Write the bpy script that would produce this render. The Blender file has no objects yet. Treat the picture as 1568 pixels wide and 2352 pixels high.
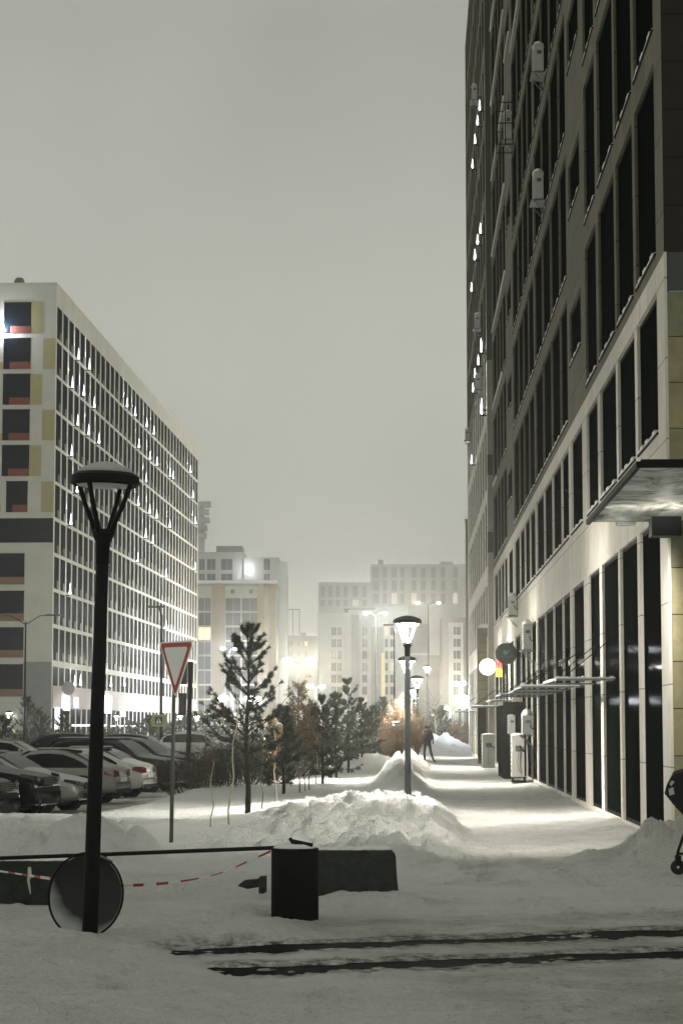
import bpy, math, random
import numpy as np
from mathutils import Vector, Matrix
R = math.radians
random.seed(7)
rng = np.random.default_rng(7)
S = bpy.context.scene
COL = S.collection

# ------------------------------------------------------------------ camera
F_PX, CX, CY, HZ, CAMH = 5000.0, 784.0, 1176.0, 1663.0, 1.75     # measured on a 1568 x 2352 copy of the photograph
TH = math.atan((HZ - CY) / F_PX)
cam_d = bpy.data.cameras.new("camera")
cam_d.sensor_fit = 'VERTICAL'
cam_d.sensor_height = 36.0
cam_d.sensor_width = 24.0
cam_d.lens = 36.0 * F_PX / 2352.0
cam_d.clip_start = 0.1
cam_d.clip_end = 6000.0
cam = bpy.data.objects.new("camera", cam_d)
COL.objects.link(cam)
cam.location = (0, 0, CAMH)
cam.rotation_euler = (math.pi / 2 + TH, 0, 0)
S.camera = cam

# ------------------------------------------------------------------ world: low night cloud lit by the town
SKY_S = 1.22
w = bpy.data.worlds.new("World")
S.world = w
w.use_nodes = True
nt = w.node_tree
nt.nodes.clear()
o_ = nt.nodes.new('ShaderNodeOutputWorld')
bg = nt.nodes.new('ShaderNodeBackground')
tc = nt.nodes.new('ShaderNodeTexCoord')
sx = nt.nodes.new('ShaderNodeSeparateXYZ')
cr = nt.nodes.new('ShaderNodeValToRGB')
nz = nt.nodes.new('ShaderNodeTexNoise')
nz.inputs['Scale'].default_value = 5.0
nz.inputs['Detail'].default_value = 3.0
mx = nt.nodes.new('ShaderNodeMix'); mx.data_type = 'RGBA'; mx.blend_type = 'MULTIPLY'
nr = nt.nodes.new('ShaderNodeMapRange')
nr.inputs['From Min'].default_value = 0.3; nr.inputs['From Max'].default_value = 0.7
nr.inputs['To Min'].default_value = 0.90; nr.inputs['To Max'].default_value = 1.08
e = cr.color_ramp.elements
e[0].position = 0.0; e[0].color = (0.388, 0.392, 0.345, 1)
e[1].position = 1.0; e[1].color = (0.300, 0.314, 0.290, 1)
for p, c in ((0.06, (0.425, 0.430, 0.378, 1)), (0.16, (0.402, 0.408, 0.362, 1)), (0.31, (0.285, 0.290, 0.262, 1)), (0.5, (0.300, 0.312, 0.288, 1))):
    k = cr.color_ramp.elements.new(p); k.color = c
L = nt.links.new
L(tc.outputs['Generated'], sx.inputs[0]); L(sx.outputs['Z'], cr.inputs['Fac'])
L(tc.outputs['Generated'], nz.inputs['Vector']); L(nz.outputs['Fac'], nr.inputs['Value'])
mx.inputs['Factor'].default_value = 1.0
L(cr.outputs['Color'], mx.inputs[6]); L(nr.outputs['Result'], mx.inputs[7])
L(mx.outputs[2], bg.inputs['Color']); bg.inputs['Strength'].default_value = SKY_S
L(bg.outputs[0], o_.inputs['Surface'])

S.view_settings.view_transform = 'Standard'
S.view_settings.look = 'None'
S.view_settings.exposure = 0.22
S.view_settings.gamma = 1.0
S.render.engine = 'CYCLES'
S.cycles.use_denoising = True
S.cycles.max_bounces = 5
S.cycles.diffuse_bounces = 3
S.cycles.glossy_bounces = 3
S.cycles.volume_bounces = 0
S.cycles.transmission_bounces = 4
S.cycles.sample_clamp_indirect = 4.0
S.cycles.use_light_tree = True

# ------------------------------------------------------------------ helpers
def ray(x, y):
    a = (x - CX) / F_PX; b = -(y - CY) / F_PX
    return Vector((a, math.cos(TH) - b * math.sin(TH), math.sin(TH) + b * math.cos(TH)))
def aty(x, y, Y):
    r = ray(x, y); t = Y / r.y
    return Vector((r.x * t, Y, CAMH + r.z * t))
def atz(x, y, z):
    r = ray(x, y); t = (z - CAMH) / r.z
    return Vector((r.x * t, r.y * t, z))

def tag(o, label=None, cat=None, group=None, kind=None):
    if label: o['label'] = label
    if cat: o['category'] = cat
    if group: o['group'] = group
    if kind: o['kind'] = kind
    return o
def empty(name, loc=(0, 0, 0), rz=0.0, label=None, cat=None, group=None):
    o = bpy.data.objects.new(name, None); COL.objects.link(o)
    o.location = loc; o.rotation_euler = (0, 0, rz); o.empty_display_size = 0.2
    return tag(o, label, cat, group)
def copy_tree(o, parent=None):
    c = o.copy(); COL.objects.link(c); c.parent = parent
    for ch in list(o.children): copy_tree(ch, c)
    return c

class MB:
    def __init__(s): s.v = []; s.f = []; s.m = []; s.n = 0; s.cm = 0
    def mat(s, i): s.cm = i; return s
    def add(s, vs, fs):
        s.v.extend([tuple(p) for p in vs]); s.f.extend([tuple(i + s.n for i in f) for f in fs])
        s.m.extend([s.cm] * len(fs)); s.n += len(vs); return s
    def quad(s, a, b, c, d): return s.add([a, b, c, d], [(0, 1, 2, 3)])
    def tri(s, a, b, c): return s.add([a, b, c], [(0, 1, 2)])
    def box(s, x0, x1, y0, y1, z0, z1, M=None):
        vs = [Vector((x, y, z)) for z in (z0, z1) for y in (y0, y1) for x in (x0, x1)]
        if M is not None: vs = [M @ p for p in vs]
        return s.add(vs, [(0, 2, 3, 1), (4, 5, 7, 6), (0, 1, 5, 4), (2, 6, 7, 3), (0, 4, 6, 2), (1, 3, 7, 5)])
    def tube(s, pts, rad, n=8, cap=True):
        pts = [Vector(p) for p in pts]
        if not isinstance(rad, (list, tuple)): rad = [rad] * len(pts)
        vs = []; up = None
        for i, p in enumerate(pts):
            d = (pts[min(i + 1, len(pts) - 1)] - pts[max(i - 1, 0)])
            d = d.normalized() if d.length > 1e-9 else Vector((0, 0, 1))
            if up is None:
                up = Vector((1, 0, 0)) if abs(d.x) < 0.8 else Vector((0, 1, 0))
            a = (up - d * up.dot(d)); a = a.normalized() if a.length > 1e-6 else d.orthogonal().normalized()
            up = a; b = d.cross(a)
            for k in range(n):
                t = 2 * math.pi * k / n
                vs.append(p + (a * math.cos(t) + b * math.sin(t)) * rad[i])
        fs = []
        for i in range(len(pts) - 1):
            for k in range(n):
                k2 = (k + 1) % n
                fs.append((i * n + k, i * n + k2, (i + 1) * n + k2, (i + 1) * n + k))
        if cap:
            fs.append(tuple(range(n - 1, -1, -1))); fs.append(tuple((len(pts) - 1) * n + k for k in range(n)))
        return s.add(vs, fs)
    def lathe(s, prof, n=24, c=(0, 0, 0), M=None):
        vs = []
        for r, z in prof:
            for k in range(n):
                t = 2 * math.pi * k / n
                p = Vector((r * math.cos(t), r * math.sin(t), z))
                if M is not None: p = M @ p
                vs.append(p + Vector(c))
        fs = []
        for i in range(len(prof) - 1):
            for k in range(n):
                k2 = (k + 1) % n
                fs.append((i * n + k, i * n + k2, (i + 1) * n + k2, (i + 1) * n + k))
        return s.add(vs, fs)
    def blob(s, c, rx, ry, rz, n=14, m=8, jit=0.12, zmin=-1.0, seed=0):
        rr = random.Random(seed); vs = []; c = Vector(c)
        for i in range(m + 1):
            ph = -math.pi / 2 + math.pi * i / m
            for k in range(n):
                t = 2 * math.pi * k / n; j = 1 + rr.uniform(-jit, jit)
                z = max(math.sin(ph), zmin)
                vs.append(c + Vector((rx * math.cos(ph) * math.cos(t) * j, ry * math.cos(ph) * math.sin(t) * j, rz * z * j)))
        fs = []
        for i in range(m):
            for k in range(n):
                k2 = (k + 1) % n
                fs.append((i * n + k, i * n + k2, (i + 1) * n + k2, (i + 1) * n + k))
        return s.add(vs, fs)
    def build(s, name, mats, parent=None, smooth=False, loc=None, bevel=0.0, data_only=False):
        me = bpy.data.meshes.new(name)
        me.from_pydata(s.v, [], s.f)
        if not isinstance(mats, (list, tuple)): mats = [mats]
        for m in mats: me.materials.append(m)
        if len(mats) > 1: me.polygons.foreach_set('material_index', s.m)
        if smooth: me.polygons.foreach_set('use_smooth', [True] * len(s.f))
        me.update()
        if data_only: return me
        o = bpy.data.objects.new(name, me); COL.objects.link(o)
        if parent: o.parent = parent
        if loc: o.location = loc
        if bevel:
            b = o.modifiers.new('bevel', 'BEVEL'); b.width = bevel; b.segments = 2; b.limit_method = 'ANGLE'
        return o

def inst(name, me, parent=None, loc=(0, 0, 0), rz=0.0):
    o = bpy.data.objects.new(name, me); COL.objects.link(o); o.parent = parent; o.location = loc; o.rotation_euler = (0, 0, rz)
    return o

def principled(name, col, rough=0.7, metal=0.0, spec=0.5, noise=0.0, nscale=3.0, bump=0.0, bscale=20.0, emit=None, estr=0.0, ior=None, stretch=None, spread=None):
    m = bpy.data.materials.new(name); m.use_nodes = True
    t = m.node_tree; b = t.nodes['Principled BSDF']
    b.inputs['Base Color'].default_value = (*col, 1); b.inputs['Roughness'].default_value = rough
    b.inputs['Metallic'].default_value = metal; b.inputs['Specular IOR Level'].default_value = spec
    if ior: b.inputs['IOR'].default_value = ior
    if noise > 0 or bump > 0:
        tc = t.nodes.new('ShaderNodeTexCoord'); mp = t.nodes.new('ShaderNodeMapping')
        t.links.new(tc.outputs['Object'], mp.inputs['Vector'])
        if stretch: mp.inputs['Scale'].default_value = stretch
    if noise > 0:
        n = t.nodes.new('ShaderNodeTexNoise'); n.inputs['Scale'].default_value = nscale; n.inputs['Detail'].default_value = 6
        n.inputs['Roughness'].default_value = 0.65
        t.links.new(mp.outputs[0], n.inputs['Vector'])
        r = t.nodes.new('ShaderNodeMapRange'); r.inputs['From Min'].default_value = 0.3; r.inputs['From Max'].default_value = 0.7
        r.inputs['To Min'].default_value = 1 - noise; r.inputs['To Max'].default_value = 1 + noise * 0.6
        t.links.new(n.outputs['Fac'], r.inputs['Value'])
        x = t.nodes.new('ShaderNodeMix'); x.data_type = 'RGBA'; x.blend_type = 'MULTIPLY'; x.inputs['Factor'].default_value = 1
        x.inputs[6].default_value = (*col, 1); t.links.new(r.outputs[0], x.inputs[7])
        t.links.new(x.outputs[2], b.inputs['Base Color'])
    if bump > 0:
        n2 = t.nodes.new('ShaderNodeTexNoise'); n2.inputs['Scale'].default_value = bscale; n2.inputs['Detail'].default_value = 5
        t.links.new(mp.outputs[0], n2.inputs['Vector'])
        bp = t.nodes.new('ShaderNodeBump'); bp.inputs['Strength'].default_value = bump; bp.inputs['Distance'].default_value = 0.05
        t.links.new(n2.outputs['Fac'], bp.inputs['Height']); t.links.new(bp.outputs[0], b.inputs['Normal'])
    if emit:
        b.inputs['Emission Color'].default_value = (*emit, 1); b.inputs['Emission Strength'].default_value = estr
    return m

def panel_mat(name, c1, c2, mortar, bw, rh, axis='y', rough=0.75, msize=0.012, noise=0.12, offset=0.0):
    """cladding boards: a brick pattern in the plane of the wall (object coordinates)"""
    m = bpy.data.materials.new(name); m.use_nodes = True
    t = m.node_tree; b = t.nodes['Principled BSDF']; b.inputs['Roughness'].default_value = rough
    b.inputs['Specular IOR Level'].default_value = 0.25
    tc = t.nodes.new('ShaderNodeTexCoord'); sp = t.nodes.new('ShaderNodeSeparateXYZ'); cb = t.nodes.new('ShaderNodeCombineXYZ')
    t.links.new(tc.outputs['Object'], sp.inputs[0])
    t.links.new(sp.outputs['Y' if axis == 'y' else 'X'], cb.inputs[0]); t.links.new(sp.outputs['Z'], cb.inputs[1])
    br = t.nodes.new('ShaderNodeTexBrick'); br.offset = offset
    br.inputs['Scale'].default_value = 1.0; br.inputs['Brick Width'].default_value = bw; br.inputs['Row Height'].default_value = rh
    br.inputs['Mortar Size'].default_value = msize; br.inputs['Mortar Smooth'].default_value = 0.1
    br.inputs['Color1'].default_value = (*c1, 1); br.inputs['Color2'].default_value = (*c2, 1); br.inputs['Mortar'].default_value = (*mortar, 1)
    t.links.new(cb.outputs[0], br.inputs['Vector'])
    n = t.nodes.new('ShaderNodeTexNoise'); n.inputs['Scale'].default_value = 1.3; n.inputs['Detail'].default_value = 7; n.inputs['Roughness'].default_value = 0.7
    t.links.new(tc.outputs['Object'], n.inputs['Vector'])
    r = t.nodes.new('ShaderNodeMapRange'); r.inputs['From Min'].default_value = 0.3; r.inputs['From Max'].default_value = 0.7
    r.inputs['To Min'].default_value = 1 - noise; r.inputs['To Max'].default_value = 1 + noise * 0.5
    t.links.new(n.outputs['Fac'], r.inputs['Value'])
    x = t.nodes.new('ShaderNodeMix'); x.data_type = 'RGBA'; x.blend_type = 'MULTIPLY'; x.inputs['Factor'].default_value = 1
    t.links.new(br.outputs['Color'], x.inputs[6]); t.links.new(r.outputs[0], x.inputs[7]); t.links.new(x.outputs[2], b.inputs['Base Color'])
    return m

def emis(name, col, s):
    m = bpy.data.materials.new(name); m.use_nodes = True
    t = m.node_tree; b = t.nodes['Principled BSDF']
    b.inputs['Base Color'].default_value = (*col, 1)
    b.inputs['Emission Color'].default_value = (*col, 1); b.inputs['Emission Strength'].default_value = s
    return m

def point(parent, loc, watt, col=(1, 0.95, 0.86), rad=0.1, name="lamp_light"):
    d = bpy.data.lights.new(name, 'POINT'); d.energy = watt; d.color = col; d.shadow_soft_size = rad
    o = bpy.data.objects.new(name, d); COL.objects.link(o); o.parent = parent; o.location = loc
    return o
def spot(parent, loc, rot, watt, ang, col=(1, 0.95, 0.86), rad=0.03, blend=1.0, name="lamp_light"):
    d = bpy.data.lights.new(name, 'SPOT'); d.energy = watt; d.color = col; d.shadow_soft_size = rad; d.spot_size = ang; d.spot_blend = blend
    o = bpy.data.objects.new(name, d); COL.objects.link(o); o.parent = parent; o.location = loc; o.rotation_euler = rot
    return o

M = {}
M['white_panel'] = panel_mat('white_panel', (0.74, 0.70, 0.61), (0.68, 0.645, 0.56), (0.30, 0.28, 0.23), 1.13, 1.15, 'y', msize=0.010, noise=0.16)
M['brown_panel'] = panel_mat('brown_panel', (0.165, 0.152, 0.100), (0.135, 0.125, 0.085), (0.045, 0.045, 0.035), 1.13, 1.13, 'y', msize=0.012, noise=0.22)
M['olive'] = panel_mat('olive_panel', (0.21, 0.185, 0.10), (0.165, 0.155, 0.09), (0.05, 0.05, 0.03), 3.0, 0.41, 'x', msize=0.012, noise=0.25)
M['dark_cladding'] = panel_mat('dark_cladding', (0.030, 0.024, 0.017), (0.024, 0.020, 0.015), (0.01, 0.01, 0.008), 1.2, 0.7, 'x', noise=0.3)
M['green_band'] = principled('green_grey_metal', (0.055, 0.065, 0.055), 0.6, noise=0.2)
def dark_glass(name, col, gloss, rough, tint=(0.9, 0.95, 1.0)):
    m = bpy.data.materials.new(name); m.use_nodes = True
    t = m.node_tree; t.nodes.clear()
    o = t.nodes.new('ShaderNodeOutputMaterial'); d = t.nodes.new('ShaderNodeBsdfDiffuse'); g = t.nodes.new('ShaderNodeBsdfGlossy'); x = t.nodes.new('ShaderNodeMixShader')
    n = t.nodes.new('ShaderNodeTexNoise'); n.inputs['Scale'].default_value = 0.25; tc = t.nodes.new('ShaderNodeTexCoord'); t.links.new(tc.outputs['Object'], n.inputs['Vector'])
    mm = t.nodes.new('ShaderNodeMath'); mm.operation = 'MULTIPLY'; mm.inputs[1].default_value = gloss * 2; t.links.new(n.outputs['Fac'], mm.inputs[0])
    d.inputs['Color'].default_value = (*col, 1); g.inputs['Color'].default_value = (*tint, 1); g.inputs['Roughness'].default_value = rough
    t.links.new(mm.outputs[0], x.inputs[0]); t.links.new(d.outputs[0], x.inputs[1]); t.links.new(g.outputs[0], x.inputs[2]); t.links.new(x.outputs[0], o.inputs[0])
    return m
M['glass'] = dark_glass('dark_glass', (0.004, 0.006, 0.005), 0.0018, 0.06)
M['glass_blue'] = dark_glass('dark_blue_glass', (0.007, 0.012, 0.018), 0.005, 0.2)
M['clear_glass'] = bpy.data.materials.new('clear_glass'); M['clear_glass'].use_nodes = True
_t = M['clear_glass'].node_tree; _t.nodes.clear()
_o = _t.nodes.new('ShaderNodeOutputMaterial'); _a = _t.nodes.new('ShaderNodeBsdfTransparent'); _b = _t.nodes.new('ShaderNodeBsdfGlossy'); _x = _t.nodes.new('ShaderNodeMixShader')
_a.inputs[0].default_value = (0.8, 0.82, 0.8, 1); _b.inputs['Roughness'].default_value = 0.1; _x.inputs[0].default_value = 0.08
_t.links.new(_a.outputs[0], _x.inputs[1]); _t.links.new(_b.outputs[0], _x.inputs[2]); _t.links.new(_x.outputs[0], _o.inputs[0])
M['frame'] = principled('dark_frame', (0.007, 0.008, 0.008), 0.6, spec=0.05)
M['snow'] = principled('snow', (0.80, 0.80, 0.77), 0.9, spec=0.15, bump=0.5, bscale=14, noise=0.05, nscale=2)
M['ac'] = principled('ac_enamel', (0.52, 0.52, 0.47), 0.55, noise=0.12, nscale=2)
M['ac_dark'] = principled('ac_grille', (0.10, 0.105, 0.10), 0.6)
M['black_metal'] = principled('black_metal', (0.005, 0.006, 0.006), 0.55, spec=0.12, noise=0.2, nscale=12, bump=0.1, bscale=60)
M['grey_metal'] = principled('galvanised_metal', (0.16, 0.17, 0.17), 0.5, metal=0.3, noise=0.2, nscale=8)
M['lamp_post'] = principled('grey_post_paint', (0.10, 0.115, 0.12), 0.5, noise=0.2, nscale=9)
M['concrete'] = principled('dark_concrete', (0.040, 0.046, 0.040), 0.9, spec=0.1, noise=0.35, nscale=9, bump=0.5, bscale=35)
M['bark'] = principled('pine_bark', (0.030, 0.024, 0.018), 0.95, noise=0.4, nscale=25, bump=0.8, bscale=60)
M['birch'] = principled('pale_bark', (0.42, 0.38, 0.28), 0.9, noise=0.35, nscale=18)
M['twig'] = principled('bare_twig', (0.075, 0.06, 0.04), 0.9, noise=0.4, nscale=8)
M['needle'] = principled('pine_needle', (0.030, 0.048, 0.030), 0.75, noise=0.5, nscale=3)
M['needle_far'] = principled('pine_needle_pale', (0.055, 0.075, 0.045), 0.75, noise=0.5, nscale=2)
M['leaf_orange'] = principled('dry_orange_leaf', (0.27, 0.175, 0.085), 0.8, noise=0.5, nscale=6)
M['leaf_bush'] = principled('dry_bush_leaf', (0.26, 0.175, 0.10), 0.85, noise=0.5, nscale=2.5)
M['tyre'] = principled('tyre_rubber', (0.008, 0.008, 0.008), 0.8)
M['rim'] = principled('wheel_rim', (0.25, 0.25, 0.25), 0.35, metal=0.8)
M['red'] = principled('red_paint', (0.45, 0.045, 0.035), 0.5)
M['red_dark'] = principled('tail_lamp_red', (0.13, 0.006, 0.005), 0.2)
M['white_paint'] = principled('white_sign_sheet', (0.85, 0.86, 0.80), 0.5)
M['bulb_white'] = emis('lamp_glass_white', (1.0, 0.97, 0.92), 30.0)
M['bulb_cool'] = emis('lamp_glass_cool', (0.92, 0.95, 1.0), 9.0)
M['bulb_warm'] = emis('lamp_glass_warm', (1.0, 0.95, 0.80), 14.0)

# ------------------------------------------------------------------ frames of the two streetside buildings
A1 = math.atan(ray(943, HZ).x / ray(943, HZ).y)          # street direction
sdir = Vector((math.sin(A1), math.cos(A1), 0)); snor = Vector((math.cos(A1), -math.sin(A1), 0))
P0 = atz(1085, 1732, 0)
LAT = P0.dot(snor)                                       # facade plane: distance right of the camera
def st(lat, u, z=0.0):                                   # street coordinates to world
    return snor * lat + sdir * u + Vector((0, 0, z))
def hitlat(x, y, lat):                                   # pixel to (u, z) on the plane lat = const
    r = ray(x, y); t = lat / r.dot(snor)
    return r.dot(sdir) * t, CAMH + r.z * t
U0 = hitlat(1530, 1000, LAT)[0]
print("LAT", LAT, "U0", U0, "A1", math.degrees(A1))

# ------------------------------------------------------------------ ground
def vnoise(x, y, seed):
    xi = np.floor(x).astype(np.int64); yi = np.floor(y).astype(np.int64)
    xf = x - xi; yf = y - yi
    def h(a, b):
        n = (a * 374761393 + b * 668265263 + seed * 1442695041) & 0xFFFFFFFF
        n = ((n ^ (n >> 13)) * 1274126177) & 0xFFFFFFFF
        n = n ^ (n >> 16)
        return (n & 0xFFFF) / 65535.0
    u = xf * xf * (3 - 2 * xf); v = yf * yf * (3 - 2 * yf)
    return (h(xi, yi) * (1 - u) + h(xi + 1, yi) * u) * (1 - v) + (h(xi, yi + 1) * (1 - u) + h(xi + 1, yi + 1) * u) * v - 0.5
def fbm(x, y, f, o, seed, g=0.5):
    a = 1.0; s = 0; t = 0
    for k in range(o):
        s = s + a * vnoise(x * f + k * 17.3, y * f - k * 9.1, seed + k); t += a; a *= g; f *= 2.03
    return s / t
def cells(x, y, s, seed, p):
    """rounded clods: one per grid cell, some cells empty"""
    gx = np.floor(x / s).astype(np.int64); gy = np.floor(y / s).astype(np.int64); out = np.zeros_like(x)
    def h(a, b, k):
        n = (a * 374761393 + b * 668265263 + (seed + k) * 974711) & 0xFFFFFFFF
        n = ((n ^ (n >> 13)) * 1274126177) & 0xFFFFFFFF
        return ((n ^ (n >> 16)) & 0xFFFF) / 65535.0
    for i in (-1, 0, 1):
        for j in (-1, 0, 1):
            a = gx + i; b = gy + j
            px = (a + h(a, b, 1)) * s; py = (b + h(a, b, 2)) * s; r = s * (0.35 + 0.5 * h(a, b, 3))
            t = h(a, b, 5) * 3.14; dx = x - px; dy = y - py
            u = (dx * np.cos(t) + dy * np.sin(t)) * 1.35; v = -dx * np.sin(t) + dy * np.cos(t)
            q = 1 - (u * u + v * v) / (r * r)
            out = np.maximum(out, np.where(h(a, b, 4) < p, np.clip(q, 0, 1) ** 0.75 * (0.5 + 0.5 * h(a, b, 6)), 0))
    return out
def sstep(a, b, x):
    t = np.clip((x - a) / (b - a), 0, 1); return t * t * (3 - 2 * t)

sA, cA = math.sin(A1), math.cos(A1)
rutA = (atz(375, 2187, 0), atz(1568, 2139, 0))
rutB = (atz(500, 2231, 0), atz(1568, 2188, 0))
def rut_mask(X, Y, ab, wid, seed):
    a, b = ab
    dx, dy = b.x - a.x, b.y - a.y; Ln = math.hypot(dx, dy); dx /= Ln; dy /= Ln
    al = (X - a.x) * dx + (Y - a.y) * dy; ac = -(X - a.x) * dy + (Y - a.y) * dx
    ac = ac + fbm(X, Y, 0.9, 3, seed) * 0.13 + fbm(X, Y, 5.0, 3, seed + 9, .65) * 0.16
    wn = wid * (0.85 + 1.1 * fbm(X, Y, 1.7, 3, seed + 5))
    m = 1 - sstep(wn * 0.75, wn * 1.15, np.abs(ac))
    return m * sstep(-0.12, 0.25, al), ac, al
PRINTS = []
for (xa, ya, xb, yb) in ((-0.3, 12.5, 2.2, 30.0), (2.6, 12.8, 1.4, 31.0), (0.2, 20.6, 4.3, 24.5), (-1.6, 14.2, 1.9, 19.6), (3.4, 16.0, 2.0, 34.0)):
    d_ = math.hypot(xb - xa, yb - ya); n_ = int(d_ / 0.36); a_ = math.atan2(yb - ya, xb - xa)
    for i_ in range(n_):
        f_ = i_ / n_; w_ = 0.11 if i_ % 2 else -0.11
        PRINTS.append((xa + (xb - xa) * f_ - math.sin(a_) * w_ + rng.normal() * .03, ya + (yb - ya) * f_ + math.cos(a_) * w_ + rng.normal() * .03, a_ + rng.normal() * .12))
def height(X, Y):
    lat = X * cA - Y * sA; u = X * sA + Y * cA
    h = fbm(X, Y, 0.35, 4, 3) * 0.05
    path = sstep(0.35, 0.75, lat + fbm(X, Y, 0.5, 3, 9) * 0.35) * sstep(25, 31, u)
    h = h * (1 - path * 0.75)
    # lawn of deep snow left of the path
    lawn = (1 - sstep(-0.5, 0.8, lat)) * sstep(26, 34, u)
    h += lawn * (0.10 + 0.05 * fbm(X, Y, 0.6, 3, 21))
    # car park, a little lower
    lot = (1 - sstep(-7.3, -6.0, lat + (u - 44) * 0.0)) * sstep(38, 46, u)
    lot2 = (1 - sstep(-6.6, -5.4, lat)) * sstep(40, 47, u)
    h = h * (1 - lot2) + lot2 * (-0.33 + 0.03 * fbm(X, Y, 0.8, 3, 31))
    # ploughed bank along the path, the posts stand in it
    b = np.exp(-((lat + 0.15 + 0.15 * np.sin(u * 0.13)) / 0.55) ** 2) * sstep(41, 50, u) * (1 - sstep(116, 122, u))
    b *= 0.34 + 0.16 * np.sin(u * 0.21 + 1.0) + 0.25 * fbm(X, Y, 0.25, 2, 41)
    rough = b * 1.2
    h += b
    en = fbm(X, Y, 0.5, 3, 67)
    ramp = 0.27 * sstep(26.8, 40.0, u + en * 4) * (1 - sstep(0.25, 0.85, lat + en * .5)) * sstep(-4.2, -0.4, lat + en * 1.2) * (1 - sstep(40, 46, u))
    h += ramp; rough = rough + 0.30 * sstep(26.4, 30.0, u + en * 3) * (1 - sstep(0.3, 0.95, lat + en * .5)) * sstep(-3.8, -1.2, lat + en) * (1 - sstep(42, 50, u))
    def pile(cx, cy, rx, ry, hh, p=2.0):
        q = np.sqrt(((X - cx) / rx) ** 2 + ((Y - cy) / ry) ** 2) + fbm(X, Y, 0.7, 3, int(cx * 10) + 60) * 0.35
        return hh * (1 - sstep(0.25, 1.0, q))
    for cx, cy, rx, ry, hh, rg in ((0.55, 29.8, 0.75, 2.4, 0.12, 1.0), (-0.6, 33.0, 0.9, 1.8, 0.10, 1.0),
                                   (-4.6, 30.2, 2.3, 3.6, 0.26, 0.9), (-3.1, 29.0, 1.0, 2.6, 0.20, 0.9),
                                   (-6.0, 37.0, 2.5, 4.0, 0.05, 0.8), (5.2, 29.0, 2.0, 2.6, 0.27, 1.5), (3.9, 28.0, 1.3, 1.6, 0.12, 2.0),
                                   (-1.2, 18.6, 1.3, 1.8, 0.10, 0.15), (-2.25, 17.3, 0.95, 0.9, 0.065, 0.1), (-3.6, 15.6, 2.6, 3.6, 0.22, 0.15), (-1.9, 13.2, 1.7, 2.2, 0.10, 0.2),
                                   (-1.3, 24.0, 1.8, 1.6, 0.10, 0.4), (-3.5, 24.0, 2.0, 2.4, 0.14, 0.4),
                                   (0.25, 21.6, 0.9, 0.7, 0.10, 0.2), (-0.85, 20.3, 0.7, 0.5, 0.08, 0.2),
                                   (5.0, 128.0, 3.5, 7.0, 0.85, 1.0), (2.0, 112.0, 2.2, 14.0, 0.5, 0.8), (1.0, 84.0, 1.5, 12.0, 0.35, 0.8)):
        q = pile(cx, cy, rx, ry, hh); h += q; rough = rough + q * rg
    rough = np.clip(rough, 0, 0.6)
    lump = fbm(X, Y, 1.6, 5, 81, 0.62)
    ridg = 1 - np.abs(fbm(X, Y, 2.2, 4, 91, 0.6)) * 4
    blk = np.maximum(fbm(X * 1.0, Y * 0.8, 2.6, 3, 95, 0.6), 0.0)
    h += rough * (lump * 0.55 + ridg * 0.05 + blk * 0.55)
    # drift along the facade
    h += 0.10 * sstep(LAT - 0.8, LAT - 0.05, lat) * (0.5 + fbm(X, Y, 1.1, 3, 55) * 1.6) * sstep(30, 33, u)
    # trampled surface, footprints
    h += fbm(X, Y, 3.2, 4, 101, 0.62) * 0.075 * (1 - 0.55 * path) + np.minimum(fbm(X, Y, 2.1, 2, 111) + 0.14, 0) * 0.16 * (1 - path * .8)
    h += cells(X, Y, 0.46, 171, 0.34) * rough * 0.44 + cells(X, Y, 0.21, 181, 0.45) * (rough * 0.36 + 0.012) + cells(X, Y, 0.80, 191, 0.25) * rough * 0.30 - cells(X, Y, 0.40, 201, 0.38) * 0.030 * (1 - rough)
    h += fbm(X, Y, 9.0, 3, 121, .7) * 0.022 * (1 - 0.4 * path)
    for k, (fx, fy, fa) in enumerate(PRINTS):
        near = (np.abs(X - fx) < 0.3) & (np.abs(Y - fy) < 0.3)
        if not near.any(): continue
        dx = X[near] - fx; dy = Y[near] - fy; c_, s_ = math.cos(fa), math.sin(fa)
        p_ = (dx * c_ + dy * s_) / 0.16; q_ = (-dx * s_ + dy * c_) / 0.07
        rr_ = np.sqrt(p_ * p_ + q_ * q_)
        h[near] += -0.045 * (1 - sstep(0.7, 1.1, rr_)) + 0.016 * np.exp(-((rr_ - 1.35) / 0.25) ** 2)
    # wide slow swells across the path
    h += path * 0.018 * np.sin(u * 0.36 + 0.6) * sstep(30, 40, u)
    # wheel ruts down to the asphalt
    dark = np.zeros_like(h)
    for ab, wd, sd in ((rutA, 0.34, 131), (rutB, 0.33, 151)):
        m, ac, al = rut_mask(X, Y, ab, wd, sd)
        ml, _, _ = rut_mask(X, Y, ab, wd * 1.8, sd + 3); ml = np.maximum(m, ml)
        h = np.where(u < 24, np.maximum(h, 0.0), h) if sd == 131 else h
        h = h * (1 - ml) + (0.004 + fbm(X, Y, 6.0, 3, 141, .6) * 0.035) * (ml - m) + (-0.045 + np.maximum(fbm(X, Y * 2.2, 3.0, 4, 143, .68) - .01, 0) * 0.16) * m
        dark = np.maximum(dark, ml)
    road = (1 - sstep(19.2, 20.5, Y - X * 0.3)) * sstep(0.3, 1.6, X + (Y - 14) * 0.25 + fbm(X, Y, 0.8, 3, 161) * 0.6)
    return h, path, road, rough, lot2, dark

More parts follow.
